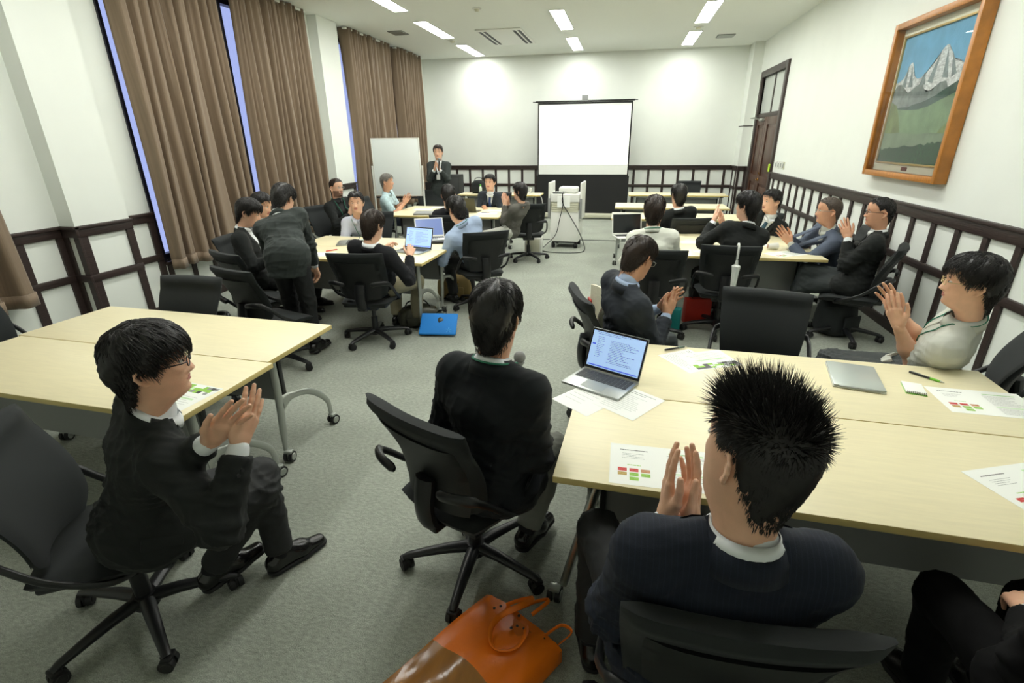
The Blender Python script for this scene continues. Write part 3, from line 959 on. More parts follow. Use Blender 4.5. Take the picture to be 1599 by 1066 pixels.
# switches beside the door and a yellow-green tag
for k, (y, lbl) in enumerate(((10.42, 'small wall switch nearest the door'), (10.25, 'second small wall switch from the door'), (10.1, 'third small wall switch from the door'), (9.95, 'beige wall panel, farthest of the switches from the door'))):
    t = thing('wall_switch', lbl, 'switch', (XR, y, 1.34), 0, 'switches beside the door')
    bm = NB(); box(bm, -.012, 0, -.045, .045, -.06, .06, .003); obj('plate', bm, M_BEIGEP if k == 3 else M_WHITEP, t)
    bm = NB(); box(bm, -.018, -.012, -.02, .02, -.035, .035, .003); obj('rocker', bm, M_GREYP, t)
bm = NB(); box(bm, -.02, 0, -.04, .04, -.07, .07, .01); o = obj('door_tag', bm, mat('lime_plastic', rgb(196, 232, 60), .5), None, 38, loc=(XR - .045, 10.68, 1.27)); tag(o, 'bright yellow-green tag hanging at the door frame', 'tag')


# ---- laptops
def text_rows(bm, x0, x1, z0, z1, n, off, r, h=.0022, vertical=True, mi=0):
    for i in range(n):
        z = z1 + (z0 - z1) * (i + .5) / n
        x = x0 + r.uniform(0, .1) * (x1 - x0) * (i % 3 == 1)
        e = x0 + (x1 - x0) * r.uniform(.3, 1)
        while x < e:
            w = r.uniform(.004, .016)
            if x + w > x1: break
            if vertical: box(bm, x, x + w, off - .0004, off, z, z + h, mi=mi)
            else: box(bm, x, x + w, z, z + h, off, off + .0004, mi=mi)
            x += w + .003


M_SCRN = mat('laptop_screen_lit', rgb(170, 200, 238), .2, emit=((.42, .62, 1.0, 1), .55))
M_SCRN2 = mat('laptop_screen_blue', rgb(96, 112, 160), .2, emit=((.16, .22, .42, 1), .5))
M_SCRNK = mat('laptop_screen_off', rgb(18, 22, 26), .12)
M_STXT = mat('screen_text', rgb(90, 106, 140), .5, emit=((.10, .14, .25, 1), .3))
M_SBAR = mat('screen_menu_blue', rgb(50, 80, 190), .5, emit=((.05, .1, .7, 1), .6))
M_SWHT = mat('screen_light_pane', rgb(200, 220, 250), .3, emit=((.6, .78, 1.0, 1), .5))
def laptop(lbl, x, y, rz, z=.722, w=.28, d=.196, open_=108, body=None, scr=None, bezel=None, keys=True, content=True):
    body = body or M_ALU; bezel = bezel or M_BLACK; scr = scr or M_SCRN
    t = thing('laptop', lbl, 'laptop', (x, y, z), math.radians(rz))
    bm = NB(); box(bm, -w / 2, w / 2, -d / 2, d / 2, 0, .011, .0035); base = obj('base', bm, body, t)
    if keys:
        bm = NB(); k = 0
        for r_ in range(5):
            cols = 13
            for c in range(cols):
                kw = w * .90 / cols
                x0 = -w * .45 + c * kw
                y0 = d * .40 - (r_ + 1) * d * .088
                box(bm, x0 + .0012, x0 + kw - .0012, y0 + .001, y0 + d * .088 - .0012, .0112, .0124)
        kb = obj('keyboard', bm, M_KEYS, base, 0); kb['kind'] = 'stuff'
        bm = NB(); box(bm, -w * .19, w * .19, -d * .43, -d * .07, .0111, .0116); obj('touchpad', bm, M_SILVER, base, 0)
    lid = link('lid', None, t); lid.location = (0, d / 2 - .004, .012); lid.rotation_euler = (-math.radians(open_ - 90), 0, 0)
    h_ = d * .98
    bm = NB(); box(bm, -w / 2, w / 2, 0, .005, 0, h_, .002); obj('back_cover', bm, body, lid)
    bm = NB(); box(bm, -w / 2 + .002, w / 2 - .002, -.0012, 0, .004, h_ - .002); obj('bezel', bm, bezel, lid, 0)
    bm = NB(); box(bm, -w / 2 + .011, w / 2 - .011, -.0017, -.0012, .016, h_ - .012); obj('display', bm, scr, lid, 0)
    if content:
        r = random.Random(int(abs(x * 1000)))
        bm = NB(); text_rows(bm, -w * .12, w * .38, h_ * .22, h_ * .78, 15, -.0017, r); text_rows(bm, -w * .36, -w * .2, h_ * .3, h_ * .82, 12, -.0017, r); text_rows(bm, -w * .4, w * .4, h_ * .85, h_ * .93, 2, -.0017, r)
        o = obj('screen_text', bm, M_STXT, lid, 0); o['kind'] = 'stuff'
        bm = NB(); box(bm, -w * .44, -w * .38, -.0019, -.0017, h_ * .6, h_ * .635); box(bm, -w * .44, w * .44, -.0019, -.0017, h_ * .10, h_ * .125); obj('menu_bar', bm, M_SBAR, lid, 0)
    return t
laptop('open slim grey laptop with lit text screen on the near right table', -.045, 2.185, -27, w=.30, d=.21, open_=112)
laptop('open silver laptop at the middle left table by the curtain, seen from the side', -3.05, 5.28, -68, w=.32, d=.22, open_=125, content=False, scr=M_SCRNK)
laptop('laptop with bright pale screen in front of the man in black sweater', -2.13, 4.95, -12, w=.34, d=.23, open_=108)
laptop('white-framed laptop with dull blue screen on a black case', -2.12, 5.52, 27, z=.748, w=.33, d=.23, open_=118, body=M_WHITEP, bezel=M_WHITEP, scr=M_SCRN2, content=False)
laptop('dark laptop seen from behind on the far left table', -2.45, 8.15, 175, w=.36, d=.24, open_=112, body=mat('olive_lid', rgb(78, 74, 52), .4), content=False, scr=M_SCRNK)
laptop('white-edged laptop with dark screen beyond the man in white shirt', .12, 6.15, 18, w=.36, d=.25, open_=100, body=M_WHITEP, bezel=M_WHITEP, scr=M_SCRNK, content=False)
# black laptop sleeve beneath the blue screen laptop
bm = NB(); box(bm, -.21, .21, -.13, .13, 0, .026, .012, seg=3); o = obj('laptop_sleeve', bm, M_BLKM, None, 38, loc=(-2.10, 5.50, .7215), rz=math.radians(12)); tag(o, 'black padded sleeve lying under the white-framed laptop', 'sleeve')
# closed tablet/laptop
t = thing('closed_laptop', 'closed silver laptop lying flat on the near right table', 'laptop', (1.147, 2.475, .7205), math.radians(-12))
bm = NB(); box(bm, -.105, .105, -.145, .145, 0, .008, .003); obj('base', bm, M_WHITEP, t)
bm = NB(); box(bm, -.104, .104, -.144, .144, .009, .017, .004); obj('lid', bm, mat('pale_aluminium', rgb(196, 204, 200), .32, .4), t)
bm = NB(); cyl(bm, (-.08, -.143, .009), (.08, -.143, .009), .006, n=8); obj('hinge', bm, M_ALU, t)


# ---- papers
def quadM(bm, M, x0, x1, y0, y1, z=.0006, mi=0):
    vs = [bm.verts.new(M @ Vector(p)) for p in ((x0, y0, z), (x1, y0, z), (x1, y1, z), (x0, y1, z))]
    f = bm.faces.new(vs); f.material_index = mi
def paper(lbl, x, y, rz, w=.297, h=.21, z=.7203, style='text', seed=1, curl=0.0, name='handout_sheet', grp='handouts'):
    t = thing(name, lbl, 'paper', (x, y, z), math.radians(rz), grp)
    n = 8
    fr = [[(-w / 2 + w * i / n, -h / 2 + h * j / 4, .0005 + curl * (2 * i / n - 1) ** 2) for j in range(5)] for i in range(n + 1)]
    bk = [[(p[0], p[1], p[2] - .0004) for p in c] for c in fr]
    bm = NB(); grid_solid(bm, fr, bk); obj('sheet', bm, M_PAPER, t)
    r = random.Random(seed)
    I = Matrix.Identity(4)
    bm = NB()
    def lines(x0, x1, y0, y1, k, mi=0, hh=.0018, full=False):
        for i in range(k):
            yy = y1 + (y0 - y1) * (i + .5) / k
            xx = x0
            e = x1 if full else x0 + (x1 - x0) * r.uniform(.55, 1)
            while xx < e - .004:
                ww = min(r.uniform(.003, .012), e - xx); quadM(bm, I, xx, xx + ww, yy, yy + hh, .0008 + curl, mi); xx += ww + .0015
    if style in ('boxes', 'spread'):
        # left page: title, text, seven coloured boxes; right page: dense text
        lines(-w * .40, -w * .12, h * .32, h * .36, 1, 1, .004, True); lines(-w * .38, -w * .14, h * .12, h * .27, 4, 0)
        lines(-w * .33, -w * .2, -h * .06, -h * .02, 1, 2, .004, True)
        bw, bh = w * .085, h * .075
        grid = [((-.42, -.19), 3), ((-.31, -.19), 3), ((-.20, -.19), 5), ((-.42, -.29), 4), ((-.31, -.29), 2), ((-.20, -.29), 2), ((-.31, -.39), 2)]
        for (a, b), mi in grid:
            quadM(bm, I, w * a, w * a + bw, h * b, h * b + bh, .0008 + curl, mi)
            lines(w * a + .003, w * a + bw - .003, h * b + bh * .35, h * b + bh * .6, 1, 6, .0012, True)
        quadM(bm, I, w * .08, w * .42, h * .33, h * .37, .0008 + curl, 7); lines(w * .1, w * .38, h * .34, h * .36, 1, 1, .002)
        lines(w * .06, w * .44, -h * .1, h * .3, 12, 0); quadM(bm, I, w * .06, w * .44, -h * .16, -h * .13, .0008 + curl, 7); lines(w * .06, w * .44, -h * .42, -h * .18, 8, 0)
    elif style == 'mosaic':
        cols = [2, 8, 7, 0, 2, 8]
        for i in range(9):
            for j in range(3):
                if r.random() < .72:
                    quadM(bm, I, -w * .48 + i * w * .105, -w * .48 + (i + 1) * w * .105, h * .46 - (j + 1) * h * .085, h * .46 - j * h * .085, .0008 + curl, r.choice(cols))
        lines(-w * .4, w * .4, -h * .4, h * .1, 8, 0); quadM(bm, I, -w * .4, w * .3, -h * .02, h * .03, .0008 + curl, 7)
    elif style == 'text':
        lines(-w * .42, w * .42, h * .3, h * .42, 2, 1, .003); lines(-w * .42, w * .42, -h * .42, h * .25, 11, 0)
    elif style == 'blank':
        lines(-w * .4, w * .4, -h * .3, h * .3, 5, 0)
    o = obj('printing', bm, [M_INK, M_INKD, M_INKG, M_INKR, M_INKO, M_INKT, M_PAPER, M_INKLG, M_BLKP], t, 0)
    o['kind'] = 'stuff'
    return t
paper('open handout with red and green boxes in front of the spiky-haired man', .20, 1.565, 0, .36, .245, style='boxes', seed=3)
paper('white sheet sticking out under the left of the open laptop', -.09, 2.03, -38, .21, .25, style='blank', seed=5)
paper('printed sheet under the right corner of the open laptop', .09, 2.03, -35, .21, .25, z=.7209, style='text', seed=6)
paper('printed sheet lying left behind the pen on the near right table', .40, 2.545, -55, .25, .21, style='text', seed=7)
paper('printed sheet with coloured mosaic edge beside the pen, near right table', .50, 2.575, 205, .26, .21, z=.7209, style='mosaic', seed=8)
paper('wide handout with stepped green and red boxes beside the spiral notepad', 1.60, 2.31, -2, .36, .245, style='boxes', seed=9)
paper('handout cut by the right edge of the photo on the near right table', 1.42, 1.69, 22, .36, .245, style='spread', seed=10)
paper('flyer with green and grey mosaic squares on the near left table corner', -1.905, 1.69, -8, .20, .26, style='mosaic', seed=11)
paper('sheet of paper on the middle left table beside the bending man', -3.02, 4.66, 20, .30, .21, style='blank', seed=12)
paper('sheet of paper behind the man in black sweater', -2.62, 4.80, 4, .28, .2, style='blank', seed=13)
paper('sheet near the silver laptop by the curtain', -2.95, 5.45, -60, .25, .2, style='mosaic', seed=14)
paper('sheet of paper left of the orange drink, middle right table', .93, 5.42, 30, .30, .21, style='blank', seed=15)
paper('sheet of paper nearest the man in black suit, middle right table back', 1.42, 6.15, -8, .30, .21, style='text', seed=16)
paper('sheet of paper in front of the blue-grey jacket man', 1.45, 5.88, 15, .30, .21, style='text', seed=17)
paper('pale green handout on the right end of the middle right table', 1.62, 5.42, 32, .36, .22, z=.7212, style='spread', seed=18)
paper('sheet on the far left table nearest the older man', -3.3, 8.3, 10, .3, .21, style='blank', seed=19)
paper('purple-tinged sheet at the back of the far left table', -3.1, 8.62, 4, .3, .21, style='text', seed=20)
paper('sheet in the middle of the far left table', -2.85, 7.95, -6, .3, .21, style='text', seed=21)
paper('sheet in front of the woman on the far left table', -2.08, 7.95, 8, .3, .21, style='blank', seed=22)
paper('sheet at the aisle end of the far left table', -2.0, 8.3, 0, .3, .21, style='text', seed=23)

# pens, notepad
def pen(lbl, x, y, rz, c1, c2, z=.7205, L=.145):
    t = thing('pen', lbl, 'pen', (x, y, z), math.radians(rz))
    bm = NB(); cyl(bm, (-L / 2, 0, .0055), (L * .1, 0, .0055), .0052, n=12); obj('barrel', bm, c1, t)
    bm = NB(); cyl(bm, (L * .1, 0, .0055), (L * .38, 0, .0055), .0055, .005, 12); obj('grip', bm, c2, t)
    bm = NB(); cyl(bm, (L * .38, 0, .0055), (L / 2, 0, .0055), .0048, .0012, 10); obj('tip', bm, M_CHROME, t)
    bm = NB(); box(bm, -L * .46, -L * .15, -.0016, .0016, .0112, .0128); obj('clip', bm, M_CHROME, t)
    return t
M_LIME = mat('lime_grip', rgb(120, 200, 50), .4)
pen('black and lime green pen beside the closed silver laptop', 1.482, 2.535, -48, M_BLKP, M_LIME)
pen('black pen lying on the papers near the clapping man in navy jacket', .345, 2.69, 32, M_BLKP, mat('smoke_grip', rgb(90, 110, 100), .3), z=.7225)
pen('small orange-red pen on the middle left table by the bending man', -3.0, 4.86, 60, mat('red_pen', rgb(210, 60, 30), .4), M_INKR)
pen('pen on the paper left of the orange drink', .97, 5.43, 40, M_WHITEP, M_BLKP, z=.7225)
pen('pen on the far left table before the woman', -2.12, 8.0, 5, M_BLKP, M_INKO, z=.7225)
t = thing('spiral_notepad', 'small spiral notepad with green backing beside the wide handout', 'notepad', (1.365, 2.395, .7203), math.radians(-14))
bm = NB(); box(bm, -.04, .04, -.062, .062, 0, .0015); obj('cover', bm, M_LIME, t, 0)
bm = NB(); box(bm, -.039, .039, -.055, .062, .0015, .008, .001); obj('page_block', bm, M_PAPER, t)
bm = NB()
for i in range(11):
    cx = -.034 + i * .0068
    tube(bm, [(cx, -.055 + .006 * math.cos(a), .006 + .006 * math.sin(a)) for a in [2 * PI * k / 8 for k in range(8)]], .0009, 5, closed=True)
obj('spiral_wire', bm, M_KEYS, t)

# drinks
t = thing('drink_cup', 'clear cup of orange drink with a white straw, middle right table', 'cup', (.95, 5.66, .7203))
bm = NB(); cyl(bm, (0, 0, 0), (0, 0, .08), .028, .034, 16); obj('drink', bm, mat('orange_drink', rgb(236, 150, 70), .2), t)
bm = NB(); cyl(bm, (0, 0, .08), (0, 0, .125), .0345, .037, 16); obj('cup_rim', bm, mat('frosted_cup', rgb(232, 220, 196), .15, alpha=.55), t)
bm = NB(); cyl(bm, (.01, 0, .05), (-.008, .0, .20), .0035, n=8); obj('straw', bm, M_WHITEP, t)
t = thing('coffee_cup', 'clear cup of pale coffee held at the far left table edge', 'cup', (-1.80, 8.0, .7203))
bm = NB(); cyl(bm, (0, 0, 0), (0, 0, .05), .033, .038, 16); obj('coffee', bm, mat('milky_coffee', rgb(206, 168, 128), .2), t)
bm = NB(); cyl(bm, (0, 0, .05), (0, 0, .13), .038, .046, 16); obj('cup_wall', bm, mat('clear_cup', rgb(225, 225, 220), .1, alpha=.45), t)
t = thing('paper_cup', 'white paper cup tipped over with brown drink rim, middle right table', 'cup', (1.50, 5.62, .7203))
bm = NB(); cyl(bm, (0, 0, .036), (.10, .02, .036), .026, .036, 16); obj('cup_wall', bm, M_WHITEP, t)
bm = NB(); cyl(bm, (-.001, 0, .036), (.001, 0, .036), .022, n=14); obj('cup_base', bm, mat('brown_cup_base', rgb(150, 84, 40), .5), t)
t = thing('drink_bottle', 'small bottle with bright green cap on the back wall table', 'bottle', (-3.0, 10.92, .7203))
bm = NB(); cyl(bm, (0, 0, 0), (0, 0, .13), .032, n=14); cyl(bm, (0, 0, .13), (0, 0, .17), .032, .014, 14); obj('bottle_body', bm, mat('pale_bottle', rgb(226, 236, 214), .15), t)
bm = NB(); cyl(bm, (0, 0, .17), (0, 0, .2), .016, n=12); obj('cap', bm, mat('bright_green_cap', rgb(110, 210, 70), .4), t)
t = thing('desk_camera', 'small white gadget with cable at the right end of the back table', 'gadget', (-1.93, 11.05, .7203))
bm = NB(); cyl(bm, (0, 0, 0), (0, 0, .012), .04, n=14); cyl(bm, (0, 0, .012), (0, 0, .06), .01, n=8); obj('stand', bm, M_WHITEP, t)
bm = NB(); box(bm, -.025, .025, -.03, .03, .06, .13, .012); obj('head', bm, M_WHITEP, t)
bm = NB(); tube(bm, spline([(-1.93, 11.05, .73), (-1.75, 11.0, .74), (-1.66, 10.95, .6), (-1.64, 10.95, .35), (-1.7, 10.9, .3)], 5), .007, 6); o = obj('white_cable', bm, M_WHITEP); tag(o, 'white cable hanging off the right end of the back table', 'cable')
bm = NB(); box(bm, -.16, .16, -.12, .12, 0, .06, .012, M=T(rx=.12)); o = obj('grey_folder', bm, M_GREYP, None, 38, loc=(-3.05, 7.72, .7200), rz=.15); tag(o, 'grey folder lying on the near edge of the far left table', 'folder')
for v in o.data.vertices: v.co.z = max(v.co.z * .5 + .006, 0.001)

# bags
def blob_bag(name, lbl, cat, loc, rz, size, m, seed=1, sag=.15, nu=20, nv=12, strap=None, smat=None):
    t = thing(name, lbl, cat, loc, rz)
    sx, sy, sz = size
    r = np.random.default_rng(seed); ph = r.uniform(0, 6, 12)
    V = []; F = []
    for j in range(nv + 1):
        v = j / nv
        th = PI * (v - .5)
        cz = math.copysign(abs(math.sin(th)) ** .6, math.sin(th)); ck = abs(math.cos(th)) ** .45
        for i in range(nu):
            a = 2 * PI * i / nu
            cx = math.copysign(abs(math.cos(a)) ** .55, math.cos(a)); cy = math.copysign(abs(math.sin(a)) ** .55, math.sin(a))
            w = 1 + .05 * math.sin(3 * a + ph[0] + 2 * v) + .04 * math.sin(7 * a + ph[1] - 5 * v)
            zz = (cz * .5 + .5)
            V.append((cx * ck * sx / 2 * w * (1.05 - sag * zz), cy * ck * sy / 2 * w * (1.1 - 2 * sag * zz), zz * sz * (1 + .06 * math.sin(2 * a + ph[2]) * zz)))
    for j in range(nv):
        for i in range(nu):
            F.append((j * nu + i, j * nu + (i + 1) % nu, (j + 1) * nu + (i + 1) % nu, (j + 1) * nu + i))
    o = npmesh('bag_body', np.array(V), F, m, t)
    # zip / seam band
    bm = NB()
    tube(bm, [(math.cos(a) * sx * .44, math.sin(a) * sy * .40, sz * (.80 + .03 * math.sin(2 * a))) for a in [2 * PI * k / 24 for k in range(24)]], .005, 6, closed=True)
    obj('zip', bm, M_BRASS if strap != 'plain' else M_BLKP, t)
    bm = NB(); tube(bm, spline([(-sx * .3, 0, sz * .9), (-sx * .2, sy * .2, sz * 1.18), (sx * .15, sy * .25, sz * 1.2), (sx * .3, 0, sz * .9)], 6), .010, 8, flat=.5); obj('handle', bm, smat or M_BLKM, t)
    bm = NB(); box(bm, -sx * .3, sx * .3, -sy * .57, -sy * .50, sz * .15, sz * .6, .01, seg=2); obj('pocket', bm, m, t)
    return t
M_LEATH = mat('dark_olive_leather', rgb(52, 52, 40), .35, bump=(60, .35))
M_CANV = mat('tan_canvas', rgb(150, 128, 80), .8, bump=(200, .3))
blob_bag('leather_bag', 'black leather bag slumped on the floor at the middle left table leg', 'bag', (-2.02, 4.72, 0), .5, (.44, .26, .2), M_LEATH, 2)
blob_bag('leather_satchel', 'smaller black leather bag with strap right of the slumped one', 'bag', (-1.74, 4.62, 0), -.7, (.3, .2, .15), M_LEATH, 5)
blob_bag('canvas_bag', 'tan and dark canvas bag under the blue-shirted man', 'bag', (-1.93, 5.72, 0), .1, (.42, .25, .28), M_CANV, 8)
blob_bag('black_backpack', 'black backpack on the floor beneath the crossed-legged man', 'bag', (2.12, 5.2, 0), .6, (.36, .3, .36), M_BLKF, 9, strap='plain')
blob_bag('dark_rucksack', 'dark rucksack standing at the back wall table', 'bag', (-3.12, 11.2, .72), 0, (.34, .22, .26), M_BLKF, 10, strap='plain')
# blue sleeve leaning flat over the leather bag
M_BLUE = mat('bright_blue_neoprene', rgb(24, 128, 214), .7, bump=(400, .2))
t = thing('blue_laptop_sleeve', 'bright blue laptop sleeve leaning on the black leather bag', 'sleeve', (-1.70, 4.40, 0.0), math.radians(8))
Mx = T((0, 0, .012), rx=math.radians(38))
bm = NB(); box(bm, -.185, .185, 0, .25, 0, .024, .0115, seg=4, M=Mx); obj('padded_case', bm, M_BLUE, t)
bm = NB()
for k in range(5):
    a = k * 2 * PI / 5 + .3
    tube(bm, [Mx @ Vector((.11 + .008 * math.cos(a), .05 + .008 * math.sin(a), .0245)), Mx @ Vector((.11 + .03 * math.cos(a), .05 + .03 * math.sin(a), .0245))], .003, 6)
obj('star_emblem', bm, mat('pale_blue_print', rgb(90, 178, 236), .6), t)
# floor items by the navy jacket man
t = thing('tote_bag', 'cream cloth tote with red edge standing on the aisle floor', 'bag', (-.02, 4.35, 0), .2)
bm = NB()
fr = [[(-.20 + .4 * i / 8, .07 * math.sin(PI * i / 8) * (1 - .5 * j / 6) , .60 * j / 6 + (.03 * math.cos(i * .9) if j == 6 else 0)) for j in range(7)] for i in range(9)]
bk = [[(p[0], -p[1] - .02, p[2]) for p in c] for c in fr]
grid_solid(bm, bk, fr); obj('cloth_body', bm, mat('cream_cloth', rgb(226, 222, 200), .9, bump=(90, .3)), t)
bm = NB(); box(bm, -.215, -.19, -.06, .06, 0, .5, .01); obj('red_edge', bm, mat('red_leather', rgb(160, 44, 34), .5), t)
blob_bag('black_pouch', 'crumpled black bag in front of the cream tote', 'bag', (.02, 4.12, 0), .3, (.36, .22, .5), M_LEATH, 12)
t = thing('paper_bag', 'red shopping bag on the floor under the umbrella chair', 'bag', (.84, 5.3, 0), .2)
bm = NB(); box(bm, -.13, .13, -.05, .05, 0, .26, .004); obj('bag_body', bm, mat('red_paper', rgb(190, 40, 22), .6), t)
bm = NB(); tube(bm, spline([(-.06, 0, .26), (-.05, 0, .34), (.05, 0, .34), (.06, 0, .26)], 5), .004, 6); obj('handle', bm, M_BLKP, t)
t = thing('teal_bag', 'teal bag on the floor left of the red shopping bag', 'bag', (.56, 5.0, 0), -.2)
bm = NB(); box(bm, -.09, .09, -.05, .05, 0, .24, .015); obj('bag_body', bm, mat('teal_cloth', rgb(0, 120, 118), .7), t)
bm = NB(); tube(bm, spline([(-.04, 0, .23), (-.03, 0, .3), (.03, 0, .3), (.04, 0, .23)], 5), .004, 6); obj('handle', bm, M_BLKP, t)
t = thing('key_tag', 'small silver key ring tag hanging by the empty upright chair', 'keyring', (.56, 3.06, .40))
bm = NB(); cyl(bm, (0, 0, 0), (0, 0, .035), .011, .006, 10); obj('fob', bm, M_CHROME, t)
bm = NB(); tube(bm, [(.014 * math.cos(a), 0, .052 + .014 * math.sin(a)) for a in [2 * PI * k / 10 for k in range(10)]], .0025, 6, closed=True); obj('ring', bm, M_BRASS, t)
# white umbrella
t = thing('umbrella', 'closed white umbrella hooked over the backrest of a black chair', 'umbrella', (1.03, 4.715, -.075), math.radians(-4))
M_UMB = mat('white_vinyl', rgb(226, 230, 224), .3)
bm = NB()
for a0 in range(1):
    V = []
    prof = [(.46, .009), (.55, .015), (.66, .020), (.76, .024), (.815, .031), (.83, .012), (.87, .008)]
    for z, r_ in prof:
        V.append([bm.verts.new((r_ * (1 + .28 * (k % 2)) * math.cos(2 * PI * k / 16), r_ * (1 + .28 * (k % 2)) * math.sin(2 * PI * k / 16), z)) for k in range(16)])
    for a, b in zip(V, V[1:]):
        for k in range(16): bm.faces.new((a[k], a[(k + 1) % 16], b[(k + 1) % 16], b[k]))
    bm.faces.new(V[0][::-1]); bm.faces.new(V[-1])
obj('canopy', bm, M_UMB, t)
bm = NB(); cyl(bm, (0, 0, .44), (0, 0, .93), .005, n=8); obj('shaft', bm, M_CHROME, t)
bm = NB(); tube(bm, spline([(0, 0, .88), (0, 0, .97), (0, .03, 1.005), (0, .065, .99), (0, .075, .95)], 6), .010, 10); obj('handle', bm, M_UMB, t)

# orange tote at the bottom
t = thing('orange_tote', 'orange leather tote lying on the carpet at the bottom of the photo', 'handbag', (-.42, 1.28, 0), math.radians(0))
M_ORG = mat('orange_leather', rgb(232, 116, 16), .32, bump=(40, .12), var=(6, .08))
M_TAN = mat('brown_shiny_leather', rgb(146, 98, 44), .18, bump=(5, .3, (3, 1, 1)), var=(5, .2, (4, 1, 1)))
# outline corners on the floor (world offsets from the thing): mouth A(top tip) - B(right), body runs towards the camera
A = Vector((-.015, .205)); B = Vector((.315, .02)); dn = Vector((-.21, -.33))
def tote_sheet(z_off, bulge, v0, v1, nu=14, nv=12, rim=0):
    G_ = []
    for i in range(nu + 1):
        u = i / nu
        c = []
        for j in range(nv + 1):
            v = v0 + (v1 - v0) * j / nv
            p = A.lerp(B, u) + dn * v
            zz = .02 + bulge * (math.sin(PI * u) ** .7) * (.55 + .45 * math.sin(PI * min(1, v * .9 + .1))) + .008 * math.sin(u * 9 + v * 4)
            edge = .05 * math.exp(-((u - .02) / .06) ** 2) + .05 * math.exp(-((u - .98) / .06) ** 2)
            c.append((p.x, p.y, zz + edge * .5 + z_off))
        G_.append(c)
    return G_
top = tote_sheet(.02, .085, 0, .72); low = [[(p[0], p[1], .003) for p in c] for c in top]
bm = NB(); grid_solid(bm, top, low); obj('orange_panel', bm, M_ORG, t, 60)
top = tote_sheet(.02, .085, .72, 1.75); low = [[(p[0], p[1], .003) for p in c] for c in top]
bm = NB(); grid_solid(bm, top, low); obj('brown_panel', bm, M_TAN, t, 60)
def on(u, v, h=.0):
    p = A.lerp(B, u) + dn * v
    zz = .04 + .085 * (math.sin(PI * max(.001, min(.999, u))) ** .7) * (.55 + .45 * math.sin(PI * min(1, v * .9 + .1)))
    return Vector((p.x, p.y, zz + h))
bm = NB()
tube(bm, spline([on(.30, .02, .005), on(.40, -.08, .03), on(.50, -.16, .05), on(.50, .02, .05), on(.42, .22, .025), on(.47, .40, .02), on(.62, .50, .018), on(.74, .38, .02), on(.72, .2, .02), on(.64, .10, .006)], 7), .011, 8, flat=.32)
obj('handle', bm, M_ORG, t)
bm = NB()
tube(bm, spline([on(.42, .0, .0), on(.52, -.2, .03), on(.62, -.26, .05), on(.58, -.05, .01)], 7), .010, 8, flat=.32)
tube(bm, spline([on(.80, .02, .0), on(.86, -.16, .03), on(.97, -.18, .035), on(.94, .0, .01)], 7), .010, 8, flat=.32)
obj('handle', bm, M_ORG, t)
bm = NB()
for u, v in ((.27, .07), (.24, .13), (.58, .16), (.56, .22), (.64, .13), (.50, .05), (.82, .05)):
    sphere(bm, on(u, v, .004), .006, (1, 1, .6), 8)
obj('rivet', bm, M_KEYS, t)
bm = NB(); grid_solid(bm, [[on(.5 + .3 * i / 6, .1 + .14 * j / 3 * math.sin(PI * (i + .5) / 7), .004) for j in range(4)] for i in range(7)], [[on(.5 + .3 * i / 6, .1 + .14 * j / 3 * math.sin(PI * (i + .5) / 7), .0005) for j in range(4)] for i in range(7)])
obj('handle_patch', bm, mat('orange_leather_patch', rgb(206, 108, 30), .4), t)
# grey desk bins behind speaker, back pillar
t = thing('speaker_cabinet', 'dark floor cabinet behind the standing speaker', 'cabinet', (-4.2, 12.6, 0))
bm = NB(); box(bm, -.25, .25, -.2, .2, 0, 1.02, .01); obj('body', bm, mat('charcoal_laminate', rgb(44, 46, 46), .5), t)
bm = NB(); box(bm, -.235, .235, -.21, -.2, .05, .95, .004); obj('door', bm, M_KEYS, t)
t = thing('spare_monitor', 'dark monitor standing on the floor cart behind the standing speaker', 'monitor', (-4.1, 11.2, 0), .1)
bm = NB(); box(bm, -.25, .25, -.02, .02, .65, .95, .008); obj('display', bm, M_BLKP, t)
bm = NB(); cyl(bm, (0, 0, .02), (0, 0, .7), .02, n=10); cyl(bm, (0, 0, 0), (0, 0, .02), .18, n=18); obj('stand', bm, M_BLKP, t)
# ================================================================== PEOPLE
def Va(*a): return np.array(a, float)
def nrm(v):
    v = np.asarray(v, float); return v / max(np.linalg.norm(v), 1e-9)


